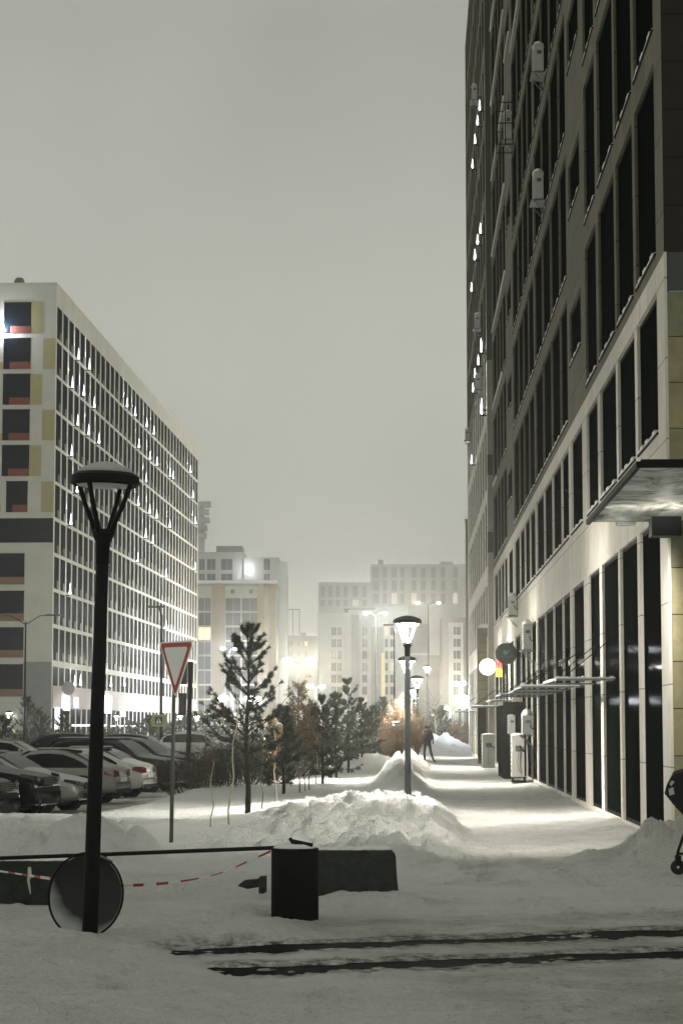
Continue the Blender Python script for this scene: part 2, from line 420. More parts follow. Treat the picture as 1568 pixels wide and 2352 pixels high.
def build_ground():
    D = []; d = 7.0
    while d < 300: D.append(d); d *= 1.0036 if d < 150 else 1.008
    T = list(np.arange(-0.30, 0.2201, 0.00105))
    T = [-0.9, -0.6, -0.45, -0.36] + T + [0.3, 0.42, 0.6]
    D = np.array(D); T = np.array(T)
    Y, X = np.meshgrid(D, T, indexing='ij'); X = X * Y
    h, path, road, rough, lot, slush = height(X, Y)
    n, m = X.shape
    edge = np.ones_like(h)
    co = np.stack([X, Y, h], -1).reshape(-1, 3)
    idx = np.arange(n * m).reshape(n, m)
    q = np.stack([idx[:-1, :-1], idx[:-1, 1:], idx[1:, 1:], idx[1:, :-1]], -1).reshape(-1, 4)
    me = bpy.data.meshes.new('ground')
    base = len(co)
    ext = np.array([(-3000, -300, -0.5), (3000, -300, -0.5), (3000, 3500, -0.5), (-3000, 3500, -0.5)], float)
    co = np.concatenate([co, ext]); q = np.concatenate([q, [[base, base + 1, base + 2, base + 3]]])
    me.vertices.add(len(co)); me.vertices.foreach_set('co', co.ravel())
    me.loops.add(len(q) * 4); me.loops.foreach_set('vertex_index', q.ravel().astype(np.int32))
    me.polygons.add(len(q)); me.polygons.foreach_set('loop_start', np.arange(0, len(q) * 4, 4, dtype=np.int32))
    me.polygons.foreach_set('use_smooth', np.ones(len(q), bool))
    dirt_shade = np.clip(path * 0.6 + road * 0.85 + lot * 0.9 + (1 - sstep(22, 27, Y)) * 0.35 - rough * 0.5 + np.clip(cells(X, Y, 0.46, 171, 0.34) - .25, 0, 1) * np.clip(rough * 3, 0, 1) * 0.9, 0, 1)  # trodden grime, plus shading of the bank clods put into the colour
    at = me.attributes.new('dirt_shade', 'FLOAT', 'POINT')
    at.data.foreach_set('value', np.concatenate([dirt_shade.ravel(), [0.2] * 4]).astype(np.float32))
    at2 = me.attributes.new('slush', 'FLOAT', 'POINT')
    at2.data.foreach_set('value', np.concatenate([np.clip(slush.ravel(), 0, 1), [0.0] * 4]).astype(np.float32))
    me.update(calc_edges=True)
    mt = bpy.data.materials.new('street_snow'); mt.use_nodes = True
    t = mt.node_tree; b = t.nodes['Principled BSDF']; b.inputs['Roughness'].default_value = 0.88; b.inputs['Specular IOR Level'].default_value = 0.2
    a = t.nodes.new('ShaderNodeAttribute'); a.attribute_name = 'dirt_shade'
    tc = t.nodes.new('ShaderNodeTexCoord')
    def noise(sc, det, rg=0.6):
        x = t.nodes.new('ShaderNodeTexNoise'); x.inputs['Scale'].default_value = sc; x.inputs['Detail'].default_value = det; x.inputs['Roughness'].default_value = rg
        t.links.new(tc.outputs['Object'], x.inputs['Vector']); return x
    n1 = noise(1.1, 8, 0.7); n2 = noise(9, 6, 0.7)
    r1 = t.nodes.new('ShaderNodeMapRange'); r1.inputs['From Min'].default_value = 0.35; r1.inputs['From Max'].default_value = 0.7
    t.links.new(n1.outputs['Fac'], r1.inputs['Value'])
    mu = t.nodes.new('ShaderNodeMath'); mu.operation = 'MULTIPLY_ADD'; mu.inputs[1].default_value = 0.75; mu.inputs[2].default_value = 0.25
    t.links.new(r1.outputs[0], mu.inputs[0])
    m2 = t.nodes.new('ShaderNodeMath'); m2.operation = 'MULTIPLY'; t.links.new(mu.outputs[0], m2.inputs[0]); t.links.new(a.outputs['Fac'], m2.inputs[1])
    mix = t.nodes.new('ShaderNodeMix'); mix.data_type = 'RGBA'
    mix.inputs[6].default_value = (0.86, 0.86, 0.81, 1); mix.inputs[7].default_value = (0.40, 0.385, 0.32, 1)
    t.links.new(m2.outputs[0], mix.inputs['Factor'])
    # scattered grit
    r2 = t.nodes.new('ShaderNodeMapRange'); r2.inputs['From Min'].default_value = 0.54; r2.inputs['From Max'].default_value = 0.72
    t.links.new(n2.outputs['Fac'], r2.inputs['Value'])
    m3 = t.nodes.new('ShaderNodeMath'); m3.operation = 'MULTIPLY'; t.links.new(r2.outputs[0], m3.inputs[0]); t.links.new(a.outputs['Fac'], m3.inputs[1])
    m4 = t.nodes.new('ShaderNodeMath'); m4.operation = 'MULTIPLY'; m4.inputs[1].default_value = 0.8; t.links.new(m3.outputs[0], m4.inputs[0])
    mix2 = t.nodes.new('ShaderNodeMix'); mix2.data_type = 'RGBA'; t.links.new(mix.outputs[2], mix2.inputs[6]); mix2.inputs[7].default_value = (0.22, 0.20, 0.16, 1)
    t.links.new(m4.outputs[0], mix2.inputs['Factor'])
    a2 = t.nodes.new('ShaderNodeAttribute'); a2.attribute_name = 'slush'
    n5 = noise(7.0, 7, 0.75); r5 = t.nodes.new('ShaderNodeMapRange'); r5.inputs['From Min'].default_value = 0.40; r5.inputs['From Max'].default_value = 0.62
    t.links.new(n5.outputs['Fac'], r5.inputs['Value'])
    m5 = t.nodes.new('ShaderNodeMath'); m5.operation = 'MULTIPLY'; t.links.new(r5.outputs[0], m5.inputs[0]); t.links.new(a2.outputs['Fac'], m5.inputs[1])
    mix3 = t.nodes.new('ShaderNodeMix'); mix3.data_type = 'RGBA'; t.links.new(mix2.outputs[2], mix3.inputs[6]); mix3.inputs[7].default_value = (0.07, 0.07, 0.06, 1)
    t.links.new(m5.outputs[0], mix3.inputs['Factor'])
    t.links.new(mix3.outputs[2], b.inputs['Base Color'])
    n3 = noise(26, 6, 0.7)
    bp = t.nodes.new('ShaderNodeBump'); bp.inputs['Strength'].default_value = 0.9; bp.inputs['Distance'].default_value = 0.045
    n4 = noise(6.5, 5, 0.6); bp2 = t.nodes.new('ShaderNodeBump'); bp2.inputs['Strength'].default_value = 0.8; bp2.inputs['Distance'].default_value = 0.10
    t.links.new(n4.outputs['Fac'], bp2.inputs['Height']); t.links.new(bp2.outputs[0], bp.inputs['Normal'])
    t.links.new(n3.outputs['Fac'], bp.inputs['Height']); t.links.new(bp.outputs[0], b.inputs['Normal'])
    me.materials.append(mt)
    o = bpy.data.objects.new('ground', me); COL.objects.link(o)
    tag(o, 'ploughed and trampled snow covering the street, lawn and car park', 'ground', kind='structure')
    r = MB(); r.quad((-9, 9, -0.014), (12, 9, -0.014), (12, 24, -0.014), (-9, 24, -0.014))
    ro = r.build('road', principled('wet_asphalt', (0.006, 0.007, 0.006), 0.8, spec=0.05, noise=0.5, nscale=8, bump=0.6, bscale=40))
    tag(ro, 'dark wet asphalt showing in two wheel ruts', 'road', kind='structure')
build_ground()
def gz(p):
    h = height(np.array([[p[0]]]), np.array([[p[1]]]))[0]
    return float(h[0, 0])

# ------------------------------------------------------------------ facade builder
def facade(mb, columns, y_end, z_top, zsplit, depth, mats_idx, face=0.0, sgn=1):
    """mb: wall mesh in local coordinates, plane x=face, outward -x (sgn=1) or +x (sgn=-1).
    columns: list of (y0, y1, [(z0, z1), ...]).  Material changes at the heights in zsplit."""
    xi = face + depth * sgn
    def strip(ya, yb, za, zb):
        cuts = [za] + [z for z in zsplit if za < z < zb] + [zb]
        for a, b in zip(cuts[:-1], cuts[1:]):
            k = sum(1 for z in zsplit if (a + b) / 2 > z)
            mb.mat(mats_idx[k]).quad((face, ya, a), (face, yb, a), (face, yb, b), (face, ya, b))
    y = 0.0
    for y0, y1, ops in columns:
        if y0 > y + 1e-6: strip(y, y0, 0 if True else 0, z_top)
        z = 0.0
        for z0, z1 in ops:
            if z0 > z: strip(y0, y1, z, z0)
            k = sum(1 for q in zsplit if (z0 + z1) / 2 > q); mb.mat(mats_idx[k])
            mb.quad((face, y0, z0), (xi, y0, z0), (xi, y0, z1), (face, y0, z1))
            mb.quad((face, y1, z0), (xi, y1, z0), (xi, y1, z1), (face, y1, z1))
            mb.quad((face, y0, z0), (face, y1, z0), (xi, y1, z0), (xi, y0, z0))
            mb.quad((face, y0, z1), (face, y1, z1), (xi, y1, z1), (xi, y0, z1))
            z = z1
        strip(y0, y1, z, z_top)
        y = y1
    if y < y_end: strip(y, y_end, 0, z_top)

def window_mesh(wd, ht, sgn, louver=False, mull=1, glass='glass', thick=0.05):
    """local: y 0..wd, z 0..ht, glass plane x=0, outward -x*sgn"""
    g = MB(); g.mat(0).quad((0, 0, 0), (0, wd, 0), (0, wd, ht), (0, 0, ht))
    fo = -0.012 * sgn; fw = thick; a, b = min(0.002, fo), max(-0.002, fo)
    g.mat(1)
    g.box(a, b, 0.002, fw, 0.002, ht - .002).box(a, b, wd - fw, wd - .002, 0.002, ht - .002)
    g.box(a, b, fw, wd - fw, 0.002, fw).box(a, b, fw, wd - fw, ht - fw, ht - .002)
    for i in range(mull):
        c = wd * (i + 1) / (mull + 1); g.box(a * .8, b * .8, c - fw / 2, c + fw / 2, fw, ht - fw)
    if louver:
        g.mat(2).box(min(0, -0.05 * sgn), max(0, -0.05 * sgn), wd * 0.56, wd - .06, 0.06, ht * 0.26)
    return g.build('window', [M[glass], M['frame'], M['louver']] if louver else [M[glass], M['frame']], data_only=True)
M['louver'] = principled('grey_louver', (0.10, 0.10, 0.09), 0.7)

def sill_mesh(wd, sgn, out=0.025, inn=0.055, snow=True):
    g = MB(); a, b = sorted((-out * sgn, inn * sgn))
    g.mat(0).box(a, b, 0.01, wd - 0.01, 0.0, 0.03)
    if snow:
        n = 8
        for i in range(n):
            y0 = 0.03 + (wd - 0.06) * i / n; y1 = 0.03 + (wd - 0.06) * (i + 1) / n
            hh = 0.02 + 0.07 * abs(math.sin(i * 1.9)) ** 2
            g.mat(1).box(a + .008, b - .008, y0, y1, 0.03, 0.03 + hh)
    return g.build('window_sill', [M['frame'], M['snow']], data_only=True)

# ------------------------------------------------------------------ right hand office block
def right_building():
    root = empty('office_building', st(LAT, U0), -A1, 'tall brown office block with pale lower storeys lining the pavement on the right', 'building')
    RC = 0.06
    meas = [(32.5, 34.8), (35.8, 38.1), (39.1, 41.7), (43.0, 44.9), (46.9, 49.4), (51.0, 52.9), (53.6, 56.1), (57.0, 59.8), (60.6, 63.2),
            (64.8, 67.3), (67.9, 70.3), (71.0, 73.4), (74.2, 76.6), (79.2, 81.6), (83.6, 86.0), (86.7, 89.1), (89.8, 92.2), (92.9, 95.3)]
    u_end = 97.7
    K = LAT / 3.72
    cols = []
    tops = [8.6 + 3.38 * k for k in range(10)]
    wins = []
    for i, (a, b) in enumerate(meas):
        a = a * K; b = b * K * (LAT + RC) / LAT
        if i + 1 < len(meas): b = min(b, meas[i + 1][0] * K - 0.14)
        ya, yb = a - U0, b - U0
        small = i in (4, 13)
        ops = [(0.12, 4.74), (5.95, 8.04)]
        for z in tops: ops.append((z + 1.13, z + 2.38) if small else (z, z + 2.9))
        cols.append((ya, yb, ops)); 
        for j, (z0, z1) in enumerate(ops): wins.append((ya, yb, z0, z1))
    y_end = u_end * K - U0; ztop = 42.6
    wb = MB(); facade(wb, cols, y_end, ztop, [8.42], RC, [0, 1])
    W = 18.0
    wb.mat(2).quad((0.0, 0, 7.86), (W, 0, 7.86), (W, 0, 8.42), (0.0, 0, 8.42))
    wb.mat(3).quad((0, 0, 8.42), (W, 0, 8.42), (W, 0, ztop), (0, 0, ztop))
    wb.mat(2).quad((0, 0, ztop), (W, 0, ztop), (W, y_end, ztop), (0, y_end, ztop))
    wb.mat(2).quad((W, 0, 0), (W, y_end, 0), (W, y_end, ztop), (W, 0, ztop))
    wb.build('wall', [M['white_panel'], M['brown_panel'], M['green_band'], M['dark_cladding']], root)
    # horizontal cladding boards of the front
    cl = MB()
    z = 0.0
    mats = [principled('olive_board_a', (0.34, 0.305, 0.17), 0.8, noise=0.3, nscale=2), principled('olive_board_b', (0.29, 0.27, 0.15), 0.8, noise=0.3, nscale=2),
            principled('olive_board_c', (0.24, 0.235, 0.15), 0.8, noise=0.3, nscale=2), M['frame']]
    k = 0
    cl.mat(3).quad((0.02, 0.02, 0), (W, 0.02, 0), (W, 0.02, 7.86), (0.02, 0.02, 7.86))
    while z < 7.8:
        z1 = min(z + 0.655, 7.85)
        cl.mat(k * 7 % 5 % 3).box(0.02, W, -0.02, 0.018, z + 0.006, z1 - 0.006); z = z1; k += 1
    cl.build('cladding', mats, root)
    # corner trim
    ct = MB(); ct.box(-0.012, 0.03, -0.035, -0.022, 0, 8.42); ct.build('corner_trim', M['white_panel'], root)
    wins.sort(key=lambda q: (q[0] ** 1.0) * 1.0 + abs(q[2] - 5) * 1.6)
    rest = MB(); cache = {}; n = 0
    for ya, yb, z0, z1 in wins:
        u = U0 + ya
        if (z0 - CAMH) / u > 0.36: vis = False
        else: vis = True
        if vis and n < 98:
            key = (round(yb - ya, 2), round(z1 - z0, 2))
            if key not in cache: cache[key] = window_mesh(yb - ya, z1 - z0, 1, mull=0, thick=0.06)
            wo = inst('window', cache[key], root, (RC, ya, z0)); n += 1
            if z0 > 1:
                k2 = round(yb - ya, 1)
                if ('s', k2) not in cache: cache[('s', k2)] = sill_mesh(yb - ya - 0.02, 1)
                inst('window_sill', cache[('s', k2)], wo, (-RC, 0.01, 0.0))
        else:
            rest.mat(0).quad((RC, ya, z0), (RC, yb, z0), (RC, yb, z1), (RC, ya, z1))
            c = (ya + yb) / 2
            rest.mat(1).box(RC - .03, RC + .002, c - .03, c + .03, z0, z1)
            rest.mat(2).box(-0.05, RC - .002, ya + 0.02, yb - 0.02, z0 + .002, z0 + 0.09)
    ro = rest.build('window', [M['glass'], M['frame'], M['snow']], root); tag(ro, kind='stuff')

    # ---- projecting wing further down the street
    RB = empty('office_wing', st(LAT - 0.24 * K, u_end * K), -A1, 'far stepped-out wing of the right hand block with strings of small bright lights', 'building')
    yb_end = 33.0; cols = []; wins = []
    for i in range(9):
        ya = 1.2 + i * 3.5
        ops = [(0.15, 4.6), (5.6, 7.9)] + [(8.7 + 3.38 * k, 8.7 + 3.38 * k + 2.8) for k in range(10)]
        cols.append((ya, ya + 2.75, ops)); wins += [(ya, ya + 2.75, a, b) for a, b in ops]
    wm = MB(); facade(wm, cols, yb_end, 42.3, [17.7], 0.07, [0, 1])
    D_ = 12
    wm.mat(0).quad((0, 0, 0), (0.245 * K, 0, 0), (0.245 * K, 0, 17.7), (0, 0, 17.7))
    wm.mat(2).quad((0, 0, 17.7), (0.245 * K, 0, 17.7), (0.245 * K, 0, 42.3), (0, 0, 42.3))
    wm.mat(2).quad((0, 0, 42.3), (D_, 0, 42.3), (D_, yb_end, 42.3), (0, yb_end, 42.3))
    wm.mat(1).quad((0, yb_end, 0), (D_, yb_end, 0), (D_, yb_end, 42.3), (0, yb_end, 42.3))
    for z in (12.6, 9.2): wm.mat(2).box(-0.01, 0.24, -0.012, -0.004, z, z + 0.9)
    wm.build('wall', [M['white_panel'], M['brown_panel'], M['green_band']], RB)
    wme = {}
    nn = 0; rest = MB()
    for ya, yb, z0, z1 in sorted(wins, key=lambda q: (U0 + q[0]) + q[2]):
        if nn < 90:
            kk = round(z1 - z0, 2)
            if kk not in wme: wme[kk] = window_mesh(yb - ya, z1 - z0, 1, mull=1)
            inst('window', wme[kk], RB, (0.07, ya, z0)); nn += 1
        else:
            rest.mat(0).quad((0.07, ya, z0), (0.07, yb, z0), (0.07, yb, z1), (0.07, ya, z1))
    tag(rest.build('window', [M['glass']], RB), kind='stuff')
    # facade lamps washing light up the wing
    latB = LAT - 0.24 * K
    pts1 = [(190, 445), (140, 860), (122, 990), (105, 1160), (195, 1370), (140, 1690), (122, 1790)]
    pts2 = [(120, 30), (98, 250), (180, 570), (165, 670), (145, 760), (122, 850), (108, 950), (205, 900), (185, 1030), (165, 1100), (98, 1450)]
    P = [((1800 + x / 1.77) / 1.713, (y / 1.77) / 1.713) for x, y in pts1] + [((1800 + x / 1.77) / 1.713, (1000 + y / 1.77) / 1.713) for x, y in pts2]
    bm_ = MB(); bm_.mat(0).lathe([(0.0, 0.42), (0.02, 0.25), (0.04, 0.0), (0.03, -0.06), (0.0, -0.08)], 10)
    bm_.mat(1).box(-0.01, 0.25, -0.03, 0.03, -0.16, -0.12)
    bme = bm_.build('wall_lamp', [M['bulb_cool'], M['frame']], data_only=True, smooth=False)
    for x, y in P:
        u, z = hitlat(x, y, latB - 0.2)
        yy = u - u_end * K
        if yy < 0.3: yy = 0.5
        o = inst('wall_lamp', bme, RB, (-0.22, yy, z))
        spot(o, (0.04, 0, 0.15), (math.pi, R(10), 0), 260, R(40), (0.9, 0.95, 1.0))
    return root, RB
RBLD, RWING = right_building()

# entrance portal, olive
def portal():
    u = 97.0
    o = empty('entrance_portal', st(2.98, u), -A1, 'olive entrance portal sticking out of the right hand facade below the white round sign', 'portal')
    m = MB(); m.mat(0).box(0, 0.72, 0, 1.0, 2.6, 6.0).mat(0).box(0.36, 0.72, 0.0, 1.0, 0, 2.6).mat(1).box(0.0, 0.355, 0.15, 0.9, 0, 2.59)
    m.build('frame', [M['olive'], M['glass']], o)
    s = MB(); s.blob((0.36, 0.5, 6.0), 0.34, 0.5, 0.22, zmin=-0.05); s.build('snow_cap', M['snow'], o, True)
portal()

def vestibule():
    o = empty('glass_vestibule', st(2.95, 69.5), -A1, 'black glass vestibule box standing out of the right hand facade behind the tall cabinet', 'vestibule')
    m = MB(); m.mat(0).box(0, 0.76, 0, 5.0, 0.02, 2.35)
    m.mat(1)
    for x in (0, 0.38, 0.75): m.box(x - .025, x + .025, -0.03, -0.002, 0.02, 2.35)
    m.box(-.03, 0.78, -.035, 5.03, 2.352, 2.45)
    m.build('glazing', [M['glass'], M['frame']], o)
vestibule()

# small awnings over the shop doors
def awning(u, ln, dep, z, lat=LAT, snow=1.0, label='', col=None):
    o = empty('awning', st(lat - dep, u, z), -A1, label, 'awning', 'awnings over the shop doors')
    m = MB(); w_ = 0.03
    m.box(0, dep - 0.01, 0, 0.04, 0, 0.035).box(0, dep - 0.01, ln - 0.04, ln, 0, 0.035).box(0, 0.03, 0.041, ln - .041, 0.001, 0.034)
    m.build('frame', col or M['grey_metal'], o)
    m = MB(); m.box(0.031, dep - 0.012, 0.041, ln - .041, 0.012, 0.02); m.build('glass_pane', M['clear_glass'], o)
    s = MB(); n = 14
    rr = random.Random(int(u * 10))
    for i in range(n):
        x = dep * (i + .5) / n
        s.blob((x, 0.06, 0.036), dep / n * .9, 0.09, rr.uniform(0.008, 0.045) * snow + 0.008, n=10, m=6, zmin=-0.01, seed=i)
    for i in range(int(ln / .25)):
        s.blob((0.06, 0.12 + i * .25, 0.036), 0.06, .2, rr.uniform(0.004, 0.03) * snow + 0.008, n=10, m=6, zmin=-0.01, seed=i)
    s.build('snow_layer', M['snow'], o, True)
    for yy in (0.25, ln - 0.25):
        r = MB(); r.tube([(0.1, yy, 0.03), (dep - 0.02, yy + 0.0, 0.75)], 0.010, 5); r.build('tension_rod', M['frame'], o)
awning(38.9, 4.2, 1.03, 2.52, label='nearest thin awning on the right hand facade with snow only on its ends')
awning(46.8, 3.4, 1.25, 2.52, snow=1.5, label='awning with a thick scalloped ridge of snow, second from the building corner')
awning(51.5, 3.0, 1.2, 2.50, snow=0.5, label='slim bare-edged awning third from the building corner')
awning(57.7, 4.2, 1.25, 2.50, snow=0.6, label='dull grey awning right above the narrow white box of the tall cabinet')
awning(75.9, 5.0, 0.85, 2.54, label='grey snow-capped awning to the right of the olive portal')
awning(90.0, 4.5, 1.10, 2.45, label='lit pale awning just in front of the olive portal')
awning(110.0, 4.0, 1.1, 2.35, lat=LAT - 0.3, label='far bluish lit awning on the stepped-out wing')

# AC units
def ac_mesh(dep, ln, ht, snow, shelf, lean=0):
    out = []
    b = MB(); b.mat(0).box(-dep, -0.05, 0, ln, 0.0, ht)
    b.mat(1)
    for k in range(7):
        z = 0.12 * ht + 0.76 * ht * k / 7
        b.box(-dep - 0.006, -dep - 0.001, ln * .1, ln * .65, z, z + 0.05 * ht)
    b.box(-dep * 0.75, -dep * 0.35, -0.008, -0.001, ht * 0.62, ht * 0.75)
    return b
def ac_unit(u, z, lat, dep=0.30, ln=0.75, ht=0.74, snow=0.14, shelf=True, label='', pipe=False, name='air_conditioner'):
    o = empty(name, st(lat, u, z), -A1, label, 'air conditioner' if name == 'air_conditioner' else 'cabinet', 'air conditioner units on the right hand facade' if name == 'air_conditioner' else None)
    ac_mesh(dep, ln, ht, snow, shelf).build('casing', [M['ac'], M['ac_dark']], o, bevel=0.012)
    if snow:
        s = MB(); s.blob((-dep / 2 - 0.02, ln / 2, ht), dep * 0.52, ln * 0.5, snow, zmin=-0.05, jit=0.06, seed=int(u * 7)); s.build('snow_cap', M['snow'], o, True)
    if shelf:
        k = MB(); k.box(-dep - 0.08, 0.0, -0.05, ln + 0.05, -0.06, -0.03)
        k.tube([(-dep, 0.02, -0.05), (-0.01, 0.02, -0.4)], 0.014, 5); k.tube([(-dep, ln - .02, -0.05), (-0.01, ln - .02, -0.4)], 0.014, 5)
        k.build('bracket', M['grey_metal'], o)
    if pipe:
        p = MB(); p.tube([(-dep * .4, -0.02, ht * .5), (-dep * .3, -0.08, ht * .38), (-0.05, -0.09, ht * .3), (0.0, -0.03, ht * .28)], 0.016, 6)
        p.build('hose', M['black_metal'], o, True)
    return o
lB = LAT - 0.25
ac_unit(56.3, 18.95, LAT, label='snow-capped air conditioner highest on the brown storeys, near the top edge of the picture')
ac_unit(56.9, 15.65, LAT, label='snow-capped air conditioner on a bracket, two storeys under the highest one')
c = ac_unit(74.2, 22.0, LAT, ht=1.0, label='air conditioner inside a black cage high on the facade', snow=0.1)
cg = MB()
for x in (-0.55, -0.28, 0.0):
    for y in (-0.15, 1.0): cg.box(x - .015, x + .015, y - .015, y + .015, -0.25, 1.25)
for z in (-0.25, 0.5, 1.24):
    for y in (-0.15, 1.0): cg.box(-0.56, 0.01, y - .018, y + .018, z, z + 0.03)
    cg.box(-0.568, -0.552, -0.16, 1.01, z + .002, z + 0.028)
for y in (0.1, 0.35, 0.6, 0.85): cg.box(-0.56, -0.54, y - .01, y + .01, -0.22, 1.24)
cg.build('cage', M['black_metal'], c)
ac_unit(103.6, 32.0, lB, label='brightly lit air conditioner highest on the stepped-out wing')
ac_unit(101.2, 20.3, lB, label='air conditioner on the wing, upper of the two beside its dark green edge', ht=.65)
ac_unit(101.2, 17.4, lB, label='air conditioner on the wing, lower of the two beside its dark green edge', ht=.65)
ac_unit(119.6, 17.4, lB, label='brightly lit air conditioner on the far edge of the wing', ht=.6)
ac_unit(73.6, 5.42, LAT, label='weathered air conditioner above the dark round sign, resting on the pale band', ht=.62, pipe=True)
ac_unit(64.3, 3.95, LAT, label='tall snow-capped air conditioner on a shelf just right of the dark round sign', ht=.74, pipe=True)
ac_unit(69.6, 2.0, LAT - .08, dep=.3, label='narrow air conditioner tucked under the dull grey awning', ht=.62, snow=0, shelf=True)
ac_unit(64.3, 1.45, LAT, dep=.34, label='air conditioner with a round snow cap on a shelf right above the tall cabinet', ht=.55, snow=0.2, pipe=True)
ac_unit(67.3, 1.45, LAT - 0.36, dep=.26, label='air conditioner beside the one with the round snow cap, farther from the wall', ht=.55, snow=0.05, shelf=False)
def cabinet(u, lat, dep, ht, z0, label, feet=False):
    o = ac_unit(u, z0, lat, dep=dep, ln=0.75, ht=ht, snow=0.06, shelf=False, label=label, name='equipment_cabinet')
    p = MB(); p.tube([(-dep * .45, -0.02, ht * .75), (-dep * .35, -0.05, ht * .66), (-dep * .1, -0.06, ht * .6)], 0.02, 6)
    p.tube([(-dep * .5, -0.015, ht * .65), (-dep * .62, -0.02, ht * .35), (-dep * .5, -0.015, ht * .12)], 0.007, 5)
    p.build('cable', M['black_metal'], o, True)
    if feet:
        f = MB(); f.box(-dep, 0.0, 0.02, 0.7, -0.035, -0.002).box(-dep, 0.0, 0.02, 0.7, -0.16, -0.12)
        for x in (-dep + .02, -.05):
            for y in (.04, .66): f.box(x, x + .03, y, y + .03, -0.12, -0.035)
        f.build('stand', M['black_metal'], o)
cabinet(64.8, LAT - 0.22, 0.42, 1.22, 0.2, 'tall pale cabinet on a black stand on the pavement under two air conditioners', True)
cabinet(86.6, LAT - 0.25, 0.55, 1.30, 0.03, 'pale cabinet standing on the pavement next to the olive portal', False)

# round signs
def disc_sign(name, loc, r, label, cat, face, rim, thick=0.12, deco=None, bracket=0.6):
    o = empty(name, loc, -A1, label, cat)
    Rm = Matrix.Rotation(math.pi / 2, 4, 'X')
    m = MB(); m.lathe([(0.0, thick / 2), (r * 0.97, thick / 2), (r * 0.97, thick / 2 - 0.001)], 40, M=Rm)
    m.build('face_panel', face, o)
    e_ = MB(); e_.lathe([(r * .97, thick / 2), (r, thick / 2), (r, -thick / 2), (0, -thick / 2)], 40, M=Rm); e_.build('rim', rim, o)
    b = MB()
    for z in (-0.12, 0.1): b.box(r * .97, r + bracket, -0.012, 0.012, z, z + 0.025)
    for x in (r + .1, r + .22): b.box(x, x + .02, -0.014, 0.014, -0.119, 0.124)
    b.build('bracket', M['frame'], o)
    if deco: deco(o, thick / 2)
    return o
def check_deco(o, t):
    g = MB(); y = -t - 0.006
    pts = [(-0.10, 0.055), (-0.035, 0.075), (-0.02, 0.03), (0.12, 0.10), (0.02, -0.06), (-0.06, -0.08), (-0.095, -0.03)]
    g.add([(x, y, z + 0.03) for x, z in pts], [tuple(range(len(pts)))])
    g.build('check_emblem', principled('green_emblem', (0.02, 0.12, 0.07), 0.5, emit=(0.03, 0.25, 0.13), estr=0.22), o)
    g = MB()
    for k in range(11):
        x = -0.25 + 0.05 * k
        g.quad((x, y, -0.115), (x + 0.036, y, -0.115), (x + 0.036, y, -0.085), (x, y, -0.085))
    g.build('lettering', principled('dim_green_letters', (0.02, 0.07, 0.05), 0.5), o)
    s = MB(); s.blob((0, 0.0, 0.335), 0.18, 0.07, 0.045, zmin=-0.2); s.build('snow_cap', M['snow'], o, True)
p = st(0, 0)
u_, = (70.0,)
v = ray(1161.7, 1501); t_ = 70.0 / v.dot(sdir)
disc_sign('round_sign', v * t_ + Vector((0, 0, CAMH)), 0.345, 'unlit dark round blade sign with a green check mark on the right hand facade', 'sign',
          principled('dark_sign_face', (0.006, 0.012, 0.009), 0.35), principled('dark_sign_rim', (0.01, 0.02, 0.014), 0.4), deco=check_deco)
v = ray(1118.6, 1532); t_ = 80.0 / v.dot(sdir)
so = disc_sign('round_sign', v * t_ + Vector((0, 0, CAMH)), 0.29, 'glowing white round blade sign on the right hand facade', 'sign', emis('white_lightbox', (1, 0.99, 0.9), 7.0), emis('lightbox_rim', (0.85, 0.9, 0.45), 1.2), thick=0.16)
point(so, (0, -0.35, 0), 260, (1, 0.98, 0.8), 0.2); point(so, (0, 0.35, 0), 120, (1, 0.98, 0.8), 0.2)
v = ray(1062, 1612); t_ = 128.0 / v.dot(sdir)
so = disc_sign('round_sign', v * t_ + Vector((0, 0, CAMH)), 0.42, 'glowing bluish round sign at the far end of the stepped-out wing', 'sign', emis('blue_white_lightbox', (0.8, 0.88, 1), 6.0), emis('lightbox_rim_blue', (0.5, 0.6, 1.0), 1.5), thick=0.16)
point(so, (0, -0.5, 0), 420, (0.75, 0.85, 1), 0.2)
# red and yellow light box
v = ray(1145, 1535); t_ = 81.5 / v.dot(sdir)
o = empty('light_box_sign', v * t_ + Vector((0, 0, CAMH)), -A1, 'small lit box sign, red above yellow, behind the white round sign', 'sign')
m = MB(); m.mat(0).box(-0.10, 0.12, -0.05, 0.05, 0.02, 0.32).mat(1).box(-0.10, 0.12, -0.05, 0.05, -0.32, 0.0)
m.build('light_panel', [emis('red_light', (1, 0.06, 0.07), 1.0), emis('yellow_light', (1, 0.88, 0.02), 1.0)], o)
m = MB(); m.box(0.12, 0.35, -0.02, 0.02, -0.2, 0.2); m.build('bracket', M['frame'], o)

